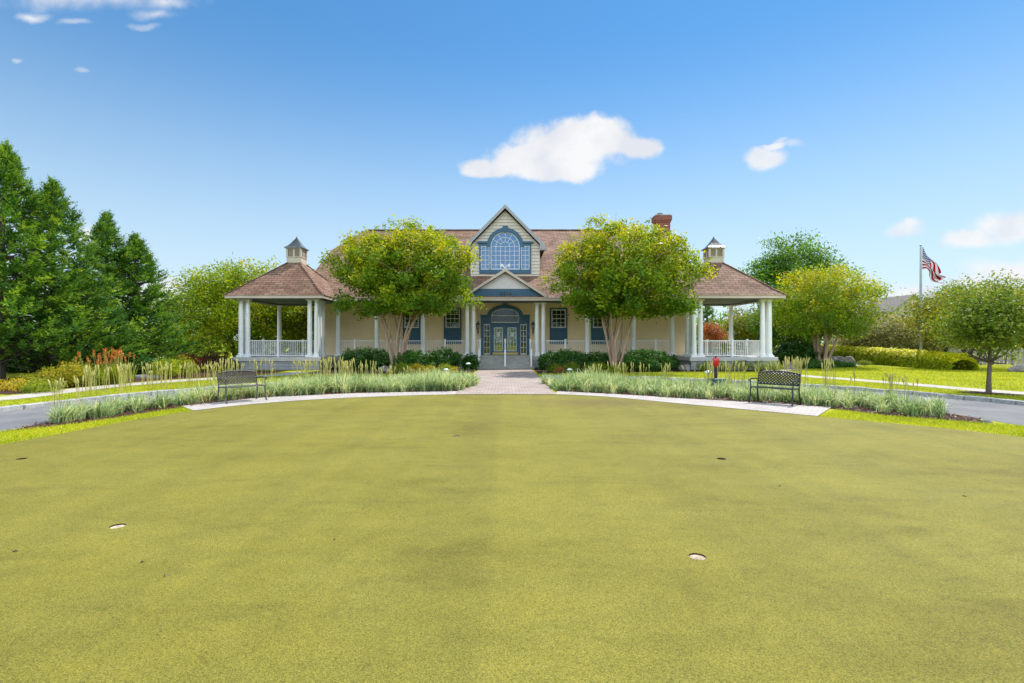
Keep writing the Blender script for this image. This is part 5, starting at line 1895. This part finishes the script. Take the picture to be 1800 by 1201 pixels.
flower_clump('tall orange torch flowers, leftmost clump nearest the yellow-topped shrubs', 168, 678, 12, 1.12, 0.26, 1)
flower_clump('tall orange torch flowers, densest clump, in the middle', 188, 676, 20, 1.32, 0.3, 2)
flower_clump('tall pale orange torch flowers, clump nearest the straw stalks', 208, 674, 14, 1.28, 0.26, 3)


# rocks
def rock(label, px, py, w, h, Y=None, seed=0, d=None):
    if Y is None: x, y = G(px, py)
    else: x, y = (px - CX) * Y / F, Y
    bm = bmesh.new()
    bmesh.ops.create_icosphere(bm, subdivisions=3, radius=1.0)
    r_ = np.random.default_rng(seed)
    ks = unit(r_.normal(size=(14, 3)))
    hs = r_.uniform(0.62, 0.95, 14)
    for v in bm.verts:
        p = np.array(v.co)
        for k_, q in zip(ks, hs):              # cut by planes: faceted boulder
            dd = p @ k_ - q
            if dd > 0: p = p - k_ * dd * 0.85
        p = p * (1 + 0.04 * math.sin(p[0] * 7 + seed) * math.cos(p[1] * 6))
        v.co = (p[0] * w / 2, p[1] * (d or w * 0.7) / 2, (p[2] * 0.62 + 0.38) * h)
    me = bpy.data.meshes.new('boulder')
    bm.to_mesh(me)
    bm.free()
    o = link('boulder', me, M['rock'])
    o.location = (x, y, -0.05)
    tag(o, label, 'boulder', 'boulders set in the planting beds')


rock('small pale boulder in front of the dark shrub near the walkway', 800, 650, 1.0, 0.75, 31.4, 1)
rock('grey boulder among straw stalks at the wide dark shrub', 678, 656, 0.75, 0.4, 29.6, 2)
rock('brown boulder beside the downspout at the right gazebo', 1203, 654, 0.85, 0.5, 30.0, 3)
rock('long grey boulder at the third crape myrtle trunk', 1470, 645, 1.9, 0.85, 36.0, 4)
rock('second grey boulder right of the trunk, upright', 1492, 644, 0.9, 0.75, 36.4, 5)
rock('low pink boulder behind the third crape myrtle', 1432, 640, 1.4, 0.55, 39.0, 6)
rock('boulder left of the third crape myrtle by the gazebo plinth', 1385, 650, 1.0, 0.5, 32.5, 7)
rock('big pale boulder on the lawn at the frame edge in front of the fence', 1797, 655, 1.5, 0.55, 29.0, 8)
rock('flat pink boulder at the cypress trunk by the frame edge', 45, 676, 1.3, 0.28, 20.4, 9)
rock('flat tan stone lying by the pavement under the straw stalks', 258, 664, 1.6, 0.22, 24.2, 10)
rock('small dark end stone at the tip of the right mulch bed', 1733, 743, 0.26, 0.12, None, 11)
rock('grey stone at the base of the front bed nearest the left path light', 783, 660, 0.45, 0.22, 27.6, 12)

# ------------------------------------------------------------------ ornamental grasses
def blades(name, base, hgt, leanv, width, tint, mat, droop=0.35, nseg=3):
    """curved grass blades: base (n,3), leanv horizontal lean (n,2)"""
    n = len(base)
    t_ = np.linspace(0, 1, nseg + 1)
    rows = []
    side = np.stack([-leanv[:, 1], leanv[:, 0]], 1)
    side = side / np.maximum(np.linalg.norm(side, axis=1, keepdims=True), 1e-6)
    ang = rng.uniform(-0.9, 0.9, n)
    ld = leanv / np.maximum(np.linalg.norm(leanv, axis=1, keepdims=True), 1e-6)
    side = side * np.cos(ang)[:, None] + ld * np.sin(ang)[:, None]
    V = np.zeros((n, (nseg + 1) * 2, 3))
    for k, tt in enumerate(t_):
        c = base.copy()
        c[:, :2] += leanv * (tt ** 1.7)[None] if np.ndim(tt) else leanv * tt ** 1.7
        c[:, 2] += hgt * (tt - droop * np.linalg.norm(leanv, axis=1) / np.maximum(hgt, 0.05) * tt ** 3)
        w = width * (1 - tt) ** 0.6 + 0.0015
        V[:, 2 * k, :] = c
        V[:, 2 * k + 1, :] = c
        V[:, 2 * k, :2] += side * w[:, None] / 2
        V[:, 2 * k + 1, :2] -= side * w[:, None] / 2
    m = (nseg + 1) * 2
    b = np.arange(n)[:, None, None] * m
    q = np.array([[2 * k, 2 * k + 1, 2 * k + 3, 2 * k + 2] for k in range(nseg)])[None]
    Q = (b + q).reshape(-1, 4)
    return np_mesh(name, V.reshape(-1, 3), quads=Q, tint=np.repeat(tint, nseg), mat=mat)


def sample_poly(poly, n, margin=None):
    P = np.array(poly)
    lo, hi = P.min(0), P.max(0)
    out = np.zeros((0, 2))
    while len(out) < n:
        q = rng.uniform(lo, hi, (n * 3, 2))
        q = q[inside(poly, q[:, 0], q[:, 1])]
        out = np.concatenate([out, q])
    return out[:n]


def grass_bed(name, poly, nclump, hscale, keep=None, bias=0.0):
    c = sample_poly(poly, nclump * 2)
    ok = np.ones(len(c), bool)
    if keep is not None: ok = keep(c)
    c = c[ok][:nclump]
    hs = hscale(c) * rng.uniform(0.62, 1.25, len(c))
    per = 36
    idx = np.repeat(np.arange(len(c)), per)
    n = len(idx)
    base = np.zeros((n, 3))
    base[:, :2] = c[idx] + rng.normal(0, 0.055, (n, 2))
    a = rng.uniform(0, 2 * PI, n)
    h_ = hs[idx] * rng.uniform(0.55, 1.1, n)
    ln = h_ * rng.uniform(0.08, 1.25, n)
    lean = np.stack([np.cos(a), np.sin(a)], 1) * ln[:, None]
    ct = rng.normal(0, 0.18, len(c))
    ct[rng.random(len(c)) < 0.14] += 0.4
    tint = np.clip(0.36 + bias + ct[idx] + rng.normal(0, 0.27, n), 0, 1)
    dead = rng.random(n) < 0.07
    tint[dead] = 1.0
    o = blades(name, base, h_, lean, rng.uniform(0.016, 0.034, n), tint, M['blade'], droop=0.5)
    tag(o, kind='stuff')
    return c


def dist_edge(c, line):
    L_ = np.array(line)
    return np.min(np.linalg.norm(c[:, None, :] - L_[None], axis=2), axis=1)


front_l = spline([G(*p) for p in [(806, 689), (733, 690.5), (633, 692.5), (533, 697), (460, 701), (380, 709), (322, 717), (250, 728), (150, 743), (60, 754)]], 5)
front_r = spline([G(*p) for p in [(980, 689), (1100, 695.5), (1177, 700.5), (1280, 706.5), (1367, 712), (1462, 719), (1560, 731), (1650, 738), (1735, 745)]], 5)


def hl(c):
    px = CX + c[:, 0] / c[:, 1] * F
    h_ = np.full(len(c), 0.56)
    h_ += 0.16 * np.exp(-((px - 770) / 40) ** 2) + 0.12 * np.exp(-((px - 585) / 60) ** 2)
    h_ -= 0.10 * (px < 330)
    return h_


def hr_(c):
    px = CX + c[:, 0] / c[:, 1] * F
    h_ = np.full(len(c), 0.50)
    h_ += 0.28 * np.exp(-((px - 1035) / 32) ** 2)
    return h_


def keep_l(c):
    px = CX + c[:, 0] / c[:, 1] * F
    return (dist_edge(c, front_l) > 0.36) & (dist_edge(c, [(-7.42, 14.45), (-7.0, 14.3), (-7.6, 14.0)]) > 0.7) & (px > 85)


def keep_r(c):
    px = CX + c[:, 0] / c[:, 1] * F
    return (dist_edge(c, front_r) > 0.36) & (dist_edge(c, [(7.32, 13.92), (7.0, 14.1), (7.4, 13.6)]) > 0.55) & (px < 1650)


cl_l = grass_bed('ornamental_grass', bed_l, 640, hl, keep_l, 0.0)
cl_r = grass_bed('ornamental_grass.001', bed_r, 520, hr_, keep_r, -0.08)


# straw seed stalks
def stalks(name, pts, h_, seed):
    r_ = np.random.default_rng(seed)
    V, Q, T_ = [], [], []
    for (x, y), hh_ in zip(pts, h_):
        a = r_.uniform(0, 6.28)
        l_ = abs(r_.normal(0, 0.10))
        tip = np.array([x + l_ * math.cos(a), y + l_ * math.sin(a), hh_])
        b0 = np.array([x, y, 0])
        mid = b0 + (tip - b0) * np.array([0.3, 0.3, 0.62])
        seg = [(b0, 0.0075), (mid, 0.007), (b0 + (tip - b0) * np.array([0.62, 0.62, 0.80]), 0.007), (b0 + (tip - b0) * np.array([0.7, 0.7, 0.84]), 0.019), (b0 + (tip - b0) * np.array([0.88, 0.88, 0.94]), 0.020), (tip, 0.004)]
        b = len(V)
        for p, rr in seg:
            for k in range(4):
                t_ = PI / 2 * k + a
                V.append(p + np.array([math.cos(t_), math.sin(t_), 0]) * rr)
        tn = r_.random()
        for j in range(len(seg) - 1):
            for k in range(4):
                Q.append((b + j * 4 + k, b + j * 4 + (k + 1) % 4, b + j * 4 + 4 + (k + 1) % 4, b + j * 4 + 4 + k))
                T_.append(tn)
    o = np_mesh(name, np.array(V), quads=np.array(Q), tint=np.array(T_), mat=M['stalk'])
    tag(o, kind='stuff')


def stalk_set(rows, seed):
    """rows: (px0, px1, topy0, topy1, Y0, Y1, count)"""
    r_ = np.random.default_rng(seed)
    pts, hs = [], []
    for px0, px1, t0, t1, y0, y1, cnt in rows:
        k = r_.uniform(px0, px1, max(2, cnt // 4))
        for i in range(cnt):
            px = k[r_.integers(len(k))] + r_.normal(0, 5)
            px = min(max(px, px0), px1)
            Y = r_.uniform(y0, y1)
            f_ = (px - px0) / (px1 - px0)
            ty = t0 + (t1 - t0) * f_ + abs(r_.normal(0, 9))
            pts.append(((px - CX) * Y / F, Y))
            hs.append(max(0.6, H - (ty - CY) * Y / F))
    return pts, hs


p_, h_ = stalk_set([(212, 400, 636, 634, 18.2, 20.2, 105), (150, 230, 640, 636, 15.5, 18.6, 40), (380, 660, 628, 632, 18.8, 20.6, 150), (660, 760, 640, 644, 19.0, 20.6, 34), (70, 160, 668, 656, 11.6, 14.5, 16), (560, 640, 624, 628, 18.8, 20.4, 30)], 5)
stalks('seed_stalks', p_, h_, 6)
p_, h_ = stalk_set([(1010, 1060, 634, 640, 18.6, 20.4, 16), (1060, 1230, 634, 638, 18.6, 20.2, 52), (1230, 1400, 632, 632, 16.6, 19.0, 70), (1380, 1470, 624, 628, 15.8, 17.6, 46), (1470, 1640, 640, 662, 13.2, 15.6, 24)], 7)
stalks('seed_stalks.001', p_, h_, 8)

# mulch chips and lawn blades
def chips(name, polys, counts, z, size=0.05):
    P = np.concatenate([sample_poly(p, k) for p, k in zip(polys, counts)])
    n = len(P)
    B = np.zeros((n, 3))
    B[:, :2] = P
    B[:, 2] = z + rng.uniform(0, 0.025, n)
    U = rand_dirs(n)
    U[:, 2] *= 0.25
    U = unit(U)
    W = unit(np.cross(U, unit(rand_dirs(n) * 0.6 + np.array([0, 0, 1]))))
    s = size * rng.uniform(0.5, 1.6, n)[:, None]
    o = cards(name, B, U * s, W * s * 0.4, rng.random(n), M['chip'], fold=0.2)
    tag(o, kind='stuff')


chips('mulch_chips', [bed_l, bed_r, side_bed], [9000, 9000, 3000], 0.012, 0.055)

lawn_l = spline([G(*p) for p in [(0, 783), (100, 765), (220, 742), (340, 723)]], 5) + spline([G(*p) for p in [(322, 716), (250, 728), (150, 743), (60, 754), (0, 758)]], 5) + [(-10.2, 8.6), (-9.7, 6.5), (-8.75, 6.2)]
lawn_r = spline([G(*p) for p in [(1437, 733), (1600, 748), (1700, 758), (1800, 770)]], 5) + [(9.7, 7.2), (10.35, 7.2), (10.5, 10.1)] + spline([G(*p) for p in [(1735, 745), (1650, 738), (1560, 731), (1470, 721)]], 5)
ringl = polar(ROAD_OUT + 0.26, R(100), R(190), 30)
verge_l = ringl + [(-14.0, 9.5)] + [p for p in lside_poly[: len(lside_poly) // 2]]
vl = ringl + [(-14.2, 9.0), G(-150, 712), (-14.1, 15.2), (-14.35, 17.2), (-14.4, 19.6), (-13.7, 21.8), (-12.4, 23.8), (-11.0, 26.0), (-10.8, 27.0), (-9.5, 27.0), (-5, 27.1), (-1.8, 27.3)]
ringr = polar(ROAD_OUT + 0.26, R(83), R(-8), 30)
vr = ringr + [(15.6, 9.7), (16.3, 16.6), (15.9, 18.2), (15.6, 20.3), (15.0, 22.7), (14.3, 25.1), (14.0, 27.6), (13.4, 29.2), (9.5, 28.9), (5, 27.7), (1.8, 27.3)]
lr = [(17.2, 18.4), (16.8, 20.6), (16.2, 23), (15.5, 25.4), (15.3, 27.3), (16.6, 29.7), (19.9, 32.9), (23.9, 35.6), (26.0, 37.2), (26.2, 31), (27.8, 29.0), (29.5, 30.5), (31, 35.5), (40, 35.5), (34, 20), (17.9, 16.9)]
rows = [(lawn_l, 9000, 0.05, 0.010), (lawn_r, 8000, 0.05, 0.010), (vl, 30000, 0.055, 0.016), (vr, 34000, 0.055, 0.016), (lr, 42000, 0.06, 0.022)]
for i, (poly, cnt, hgt_, wd) in enumerate(rows):
    c = sample_poly(poly, cnt)
    # keep the mulch ring of the young tree clear
    c = c[np.hypot((c[:, 0] - yt[0]) / 0.95, (c[:, 1] - yt[1] + 0.1) / 0.75) > 1.0]
    n = len(c)
    base = np.zeros((n, 3))
    base[:, :2] = c
    a = rng.uniform(0, 2 * PI, n)
    hq = hgt_ * rng.uniform(0.5, 1.4, n)
    ln = hq * rng.uniform(0.2, 0.9, n)
    lean = np.stack([np.cos(a), np.sin(a)], 1) * ln[:, None]
    big = 0.12 * np.sin(c[:, 0] * 1.9 + 1.3 * np.sin(c[:, 1] * 1.1)) + 0.10 * np.sin(c[:, 1] * 2.7)
    tint = np.clip(0.48 + big + rng.normal(0, 0.18, n), 0, 1)
    o = blades('lawn_grass' if i == 0 else 'lawn_grass.%03d' % i, base, hq, lean, np.full(n, wd) * rng.uniform(0.7, 1.3, n), tint, M['lawnblade'], nseg=2)
    tag(o, kind='stuff')

# bits fallen on the turf
for k, (px, py, ang, sz) in enumerate([(250, 992, 0.4, 0.028), (290, 1016, 2.0, 0.024), (588, 952, 0.1, 0.02), (1371, 857, 0.3, 0.03), (1695, 875, 2.4, 0.04), (27, 973, 0.2, 0.04)]):
    x, y = G(px, py)
    c = MB()
    c.tube([(-sz / 2, 0, 0.004), (0, sz * 0.12, 0.010), (sz / 2, 0, 0.005)], [0.003, 0.006, 0.002], 5)
    o = c.build('fallen_leaf', M['bronze'])
    o.location = (x, y, 0.012)
    o.rotation_euler = (0, 0, ang)
    tag(o, 'tiny curled dry leaf lying on the turf of the putting green', 'leaf', 'dry leaves scattered on the green')

# ------------------------------------------------------------------ background: fence, houses
fn = empty('plank_fence', (40.5, 38.0, 0))
tag(fn, 'weathered grey plank fence behind the lawn under the weeping tree', 'fence')
b = MB()
x = -7.5
k = 0
while x < 14:
    h_ = 1.25 + random.uniform(-0.015, 0.015)
    yy = 0.0 if k % 2 == 0 else 0.06
    b.box(x, x + 0.135, yy, yy + 0.02, 0.05, h_)
    x += 0.155
    k += 1
b.build('planks', M['fencewood'], fn)
b = MB()
b.box(-7.5, 14, 0.022, 0.058, 0.3, 0.39)
b.box(-7.5, 14, 0.022, 0.058, 0.95, 1.04)
b.build('rail', M['fencewood'], fn)
for k in range(10):
    b = MB()
    xx = -7.4 + k * 2.35
    b.box(xx - 0.05, xx + 0.05, 0.09, 0.19, 0, 1.32)
    b.build('post', M['fencewood'], fn)


def house(label, px, Y, wid, eave, ridge, dep, gable_front):
    x = (px - CX) * Y / F
    root = empty('distant_house', (x, Y, 0))
    tag(root, label, 'house', 'houses beyond the trees')
    b = MB()
    if gable_front:
        b.prism([(-wid / 2, 0, 0), (wid / 2, 0, 0), (wid / 2, 0, eave), (0, 0, ridge - 0.15), (-wid / 2, 0, eave)], (0, dep, 0))
    else:
        b.prism([(-wid / 2, 0, 0), (-wid / 2, dep, 0), (-wid / 2, dep, eave), (-wid / 2, dep / 2, ridge - 0.15), (-wid / 2, 0, eave)], (wid, 0, 0))
    b.build('wall', M['housewall'], root)
    b = MB()
    if gable_front:
        for sx in (-1, 1):
            b.prism([(0, -0.4, ridge), (sx * (wid / 2 + 0.4), -0.4, eave - 0.25), (sx * (wid / 2 + 0.4), dep + 0.4, eave - 0.25), (0, dep + 0.4, ridge)], (0, 0, 0.14))
    else:
        b.prism([(-wid / 2 - 0.4, -0.4, eave - 0.2), (wid / 2 + 0.4, -0.4, eave - 0.2), (wid / 2 + 0.4, dep / 2, ridge), (-wid / 2 - 0.4, dep / 2, ridge)], (0, 0, 0.14))
        b.prism([(-wid / 2 - 0.4, dep + 0.4, eave - 0.2), (wid / 2 + 0.4, dep + 0.4, eave - 0.2), (wid / 2 + 0.4, dep / 2, ridge), (-wid / 2 - 0.4, dep / 2, ridge)], (0, 0, 0.14))
    b.build('roof', M['houseroof'], root)
    for wx in (-wid * 0.27, wid * 0.27):
        b = MB()
        b.box(wx - 0.5, wx + 0.5, -0.06, 0.0, eave - 1.9, eave - 0.5)
        wn = b.build('window', M['white'], root)
        b = MB()
        b.box(wx - 0.42, wx + 0.42, -0.075, -0.062, eave - 1.82, eave - 0.58)
        b.build('pane', M['glass'], wn)


house('distant beige house with a grey roof right beside the flagpole', 1604, 85, 6.4, 6.9, 9.5, 9, True)
house('distant house with a brown roof, half hidden by the third crape myrtle', 1545, 92, 6.6, 6.4, 8.6, 9, False)

# far wood that reads as one mass along the horizon
n = 900
ang = rng.uniform(0, 2 * PI, n)
rr = rng.uniform(110, 150, n)
tall = np.where(np.sin(ang) < 0, 11.0, 6.0) * (1 + 0.25 * np.sin(ang * 23) + 0.2 * np.sin(ang * 41))
cent = np.stack([np.cos(ang) * rr, np.sin(ang) * rr, 0.5 + tall * rng.random(n)], 1)
cent = np.repeat(cent, 3, axis=0) + rng.normal(size=(n * 3, 3)) * np.array([2.5, 2.5, 0.8])
o = leaf_cloud('far_woods', cent, 16, (2.0, 2.0, 1.1), 1.0, M['l_maple'], None, 0.15)
tag(o, kind='stuff')

# ------------------------------------------------------------------ sun, sky, clouds
sun_dir = Vector((0.40, 0.44, 0.80)).normalized()          # towards the sun
sl = bpy.data.lights.new('sun', 'SUN')
sl.energy = 3.1
sl.angle = R(0.53)
sl.color = (1.0, 0.955, 0.88)
so = bpy.data.objects.new('sun', sl)
so.rotation_euler = (-sun_dir).to_track_quat('-Z', 'Y').to_euler()
col.objects.link(so)

wd = bpy.data.worlds.new('World')
scene.world = wd
wd.use_nodes = True
nt = wd.node_tree
for n_ in list(nt.nodes): nt.nodes.remove(n_)
L = nt.links.new
out = nt.nodes.new('ShaderNodeOutputWorld')
sky = N(nt, 'ShaderNodeTexSky', sky_type='NISHITA')
sky.sun_disc = False
sky.sun_elevation = math.asin(sun_dir.z)
sky.sun_rotation = math.atan2(sun_dir.x, sun_dir.y)
sky.air_density = 1.0
sky.dust_density = 0.0
sky.ozone_density = 2.0
hs = N(nt, 'ShaderNodeHueSaturation')
hs.inputs['Saturation'].default_value = 1.52
hs.inputs['Value'].default_value = 1.0
gm = N(nt, 'ShaderNodeGamma')
gm.inputs['Gamma'].default_value = 0.72
L(sky.outputs['Color'], gm.inputs['Color'])
L(gm.outputs['Color'], hs.inputs['Color'])
bg_sky = N(nt, 'ShaderNodeBackground')
bg_sky.inputs['Strength'].default_value = 0.12
tc = N(nt, 'ShaderNodeTexCoord')
sp = N(nt, 'ShaderNodeSeparateXYZ')
L(tc.outputs['Generated'], sp.inputs[0])
veil = N(nt, 'ShaderNodeMapRange', interpolation_type='SMOOTHSTEP')
veil.inputs['From Min'].default_value = 0.52
veil.inputs['From Max'].default_value = -0.02
veil.inputs['To Min'].default_value = 0.0
veil.inputs['To Max'].default_value = 0.85
L(sp.outputs['Z'], veil.inputs['Value'])
vm = N(nt, 'ShaderNodeMix', data_type='RGBA')
vm.inputs['B'].default_value = (2.75, 3.45, 3.9, 1)
L(veil.outputs['Result'], vm.inputs['Factor'])
L(hs.outputs['Color'], vm.inputs['A'])
L(vm.outputs['Result'], bg_sky.inputs['Color'])
bg_c = N(nt, 'ShaderNodeBackground')
bg_c.inputs['Color'].default_value = (0.94, 0.95, 0.98, 1)
bg_c.inputs['Strength'].default_value = 0.46


def MA(op, a, b=None, c=None):
    n_ = N(nt, 'ShaderNodeMath', operation=op)
    for i, v in enumerate((a, b, c)):
        if v is None: continue
        if isinstance(v, (int, float)): n_.inputs[i].default_value = v
        else: L(v, n_.inputs[i])
    return n_.outputs[0]


yy = MA('MAXIMUM', sp.outputs['Y'], 0.02)
cu_, cv_ = MA('DIVIDE', sp.outputs['X'], yy), MA('DIVIDE', sp.outputs['Z'], yy)
uv = N(nt, 'ShaderNodeCombineXYZ')
L(cu_, uv.inputs['X'])
L(cv_, uv.inputs['Y'])
wn1 = N(nt, 'ShaderNodeTexNoise')
wn1.inputs['Scale'].default_value = 9.0
wn1.inputs['Detail'].default_value = 7.0
L(uv.outputs[0], wn1.inputs['Vector'])
wsub = N(nt, 'ShaderNodeVectorMath', operation='SUBTRACT')
wsub.inputs[1].default_value = (0.5, 0.5, 0.5)
L(wn1.outputs['Color'], wsub.inputs[0])
wsc = N(nt, 'ShaderNodeVectorMath', operation='SCALE')
wsc.inputs['Scale'].default_value = 0.05
L(wsub.outputs['Vector'], wsc.inputs[0])
wuv = N(nt, 'ShaderNodeVectorMath', operation='ADD')
L(uv.outputs[0], wuv.inputs[0])
L(wsc.outputs['Vector'], wuv.inputs[1])
fn_ = N(nt, 'ShaderNodeTexNoise')
fn_.inputs['Scale'].default_value = 16.0
fn_.inputs['Detail'].default_value = 9.0
fn_.inputs['Roughness'].default_value = 0.62
L(uv.outputs[0], fn_.inputs['Vector'])


def cloud(blobs, noise_amt, soft, opac):
    cur = None
    for px, py, rx_, ry_ in blobs:
        s_ = N(nt, 'ShaderNodeVectorMath', operation='SUBTRACT')
        s_.inputs[1].default_value = ((px - CX) / F, (CY - py) / F, 0)
        L(wuv.outputs['Vector'], s_.inputs[0])
        m_ = N(nt, 'ShaderNodeVectorMath', operation='MULTIPLY')
        m_.inputs[1].default_value = (F / rx_, F / ry_, 0)
        L(s_.outputs['Vector'], m_.inputs[0])
        l_ = N(nt, 'ShaderNodeVectorMath', operation='LENGTH')
        L(m_.outputs['Vector'], l_.inputs[0])
        v = MA('SUBTRACT', 1.0, l_.outputs['Value'])
        cur = v if cur is None else MA('SMOOTH_MAX', cur, v, 0.25)
    nz = MA('MULTIPLY', MA('SUBTRACT', fn_.outputs['Fac'], 0.5), noise_amt)
    d = MA('ADD', cur, nz)
    mr = N(nt, 'ShaderNodeMapRange', interpolation_type='SMOOTHSTEP')
    mr.inputs['From Min'].default_value = 0.0
    mr.inputs['From Max'].default_value = soft
    mr.inputs['To Min'].default_value = 0.0
    mr.inputs['To Max'].default_value = opac
    L(d, mr.inputs['Value'])
    return mr.outputs['Result']


layers = [
    cloud([(1000, 258, 112, 50), (1040, 236, 92, 44), (930, 282, 105, 32), (860, 290, 66, 20), (1112, 254, 62, 26), (985, 292, 105, 28)], 0.9, 0.42, 1.0),
    cloud([(1343, 279, 44, 27), (1360, 258, 26, 10)], 0.8, 0.5, 0.9),
    cloud([(1388, 258, 24, 9), (1372, 250, 20, 7)], 1.4, 0.8, 0.5),
    cloud([(170, -8, 230, 34), (290, 4, 90, 20), (270, 26, 60, 16), (60, 30, 40, 12)], 1.3, 1.5, 1.0),
    cloud([(140, 122, 18, 7), (36, 101, 16, 8), (250, 50, 36, 9), (130, 42, 40, 8)], 1.3, 0.8, 0.4),
    cloud([(1590, 405, 40, 20), (1603, 394, 22, 17)], 0.9, 0.7, 0.8),
    cloud([(1790, 398, 100, 36), (1705, 420, 70, 22)], 0.8, 0.6, 0.9),
    cloud([(1800, 480, 150, 38), (1720, 505, 120, 34), (1620, 520, 120, 34)], 0.7, 0.8, 0.95),
    cloud([(300, 500, 70, 28), (155, 415, 40, 28), (230, 520, 90, 30)], 0.6, 0.9, 0.8),
]
cur = layers[0]
for l_ in layers[1:]:
    cur = MA('MAXIMUM', cur, l_)
# added unseen fill: bright cloud pattern above and behind the viewer, lights shaded porch
n3 = N(nt, 'ShaderNodeTexNoise')
n3.inputs['Scale'].default_value = 2.6
n3.inputs['Detail'].default_value = 7.0
L(tc.outputs['Generated'], n3.inputs['Vector'])
hi = N(nt, 'ShaderNodeMapRange', interpolation_type='SMOOTHSTEP')
hi.inputs['From Min'].default_value = 0.30
hi.inputs['From Max'].default_value = 0.46
L(MA('SUBTRACT', sp.outputs['Z'], MA('MULTIPLY', sp.outputs['Y'], 0.75)), hi.inputs['Value'])
cvr = N(nt, 'ShaderNodeMapRange', interpolation_type='SMOOTHSTEP')
cvr.inputs['From Min'].default_value = 0.35
cvr.inputs['From Max'].default_value = 0.50
L(n3.outputs['Fac'], cvr.inputs['Value'])
lo = N(nt, 'ShaderNodeMapRange', interpolation_type='SMOOTHSTEP')
lo.inputs['From Min'].default_value = 0.20
lo.inputs['From Max'].default_value = 0.30
L(sp.outputs['Z'], lo.inputs['Value'])
top = N(nt, 'ShaderNodeMapRange', interpolation_type='SMOOTHSTEP')
top.inputs['From Min'].default_value = 0.85
top.inputs['From Max'].default_value = 0.55
L(sp.outputs['Z'], top.inputs['Value'])
fill_cloud = MA('MULTIPLY', top.outputs['Result'], MA('MULTIPLY', MA('MULTIPLY', hi.outputs['Result'], lo.outputs['Result']), cvr.outputs['Result']))
bg_b = N(nt, 'ShaderNodeBackground')
bg_b.inputs['Color'].default_value = (0.80, 0.91, 1.0, 1)
bg_b.inputs['Strength'].default_value = 1.7
front_mask = MA('GREATER_THAN', sp.outputs['Y'], 0.05)
cur = MA('MULTIPLY', cur, front_mask)
mixw = N(nt, 'ShaderNodeMixShader')
L(cur, mixw.inputs['Fac'])
cs = ramp(nt, [(0.38, (0.80, 0.83, 0.90)), (0.58, (0.97, 0.975, 0.99))])
L(wn1.outputs['Fac'], cs.inputs['Fac'])
L(cs.outputs['Color'], bg_c.inputs['Color'])
L(bg_sky.outputs[0], mixw.inputs[1])
L(bg_c.outputs[0], mixw.inputs[2])
mixb = N(nt, 'ShaderNodeMixShader')
L(fill_cloud, mixb.inputs['Fac'])
L(mixw.outputs[0], mixb.inputs[1])
L(bg_b.outputs[0], mixb.inputs[2])
L(mixb.outputs[0], out.inputs['Surface'])

# ------------------------------------------------------------------ camera and output
cam = bpy.data.cameras.new('camera')
cam.sensor_width = 36.0
cam.lens = F / 1800 * 36.0
cam.shift_x = (900 - CX) / 1800
cam.shift_y = (CY - 600.5) / 1800
cam.clip_end = 3000
co = bpy.data.objects.new('camera', cam)
co.location = (0, 0, H)
co.rotation_euler = (R(90), 0, 0)
col.objects.link(co)
scene.camera = co
scene.view_settings.view_transform = 'Standard'
scene.view_settings.look = 'None'
scene.view_settings.exposure = 1.08
scene.view_settings.gamma = 1.0
scene.cycles.max_bounces = 8
scene.cycles.transparent_max_bounces = 8
scene.cycles.use_denoising = True
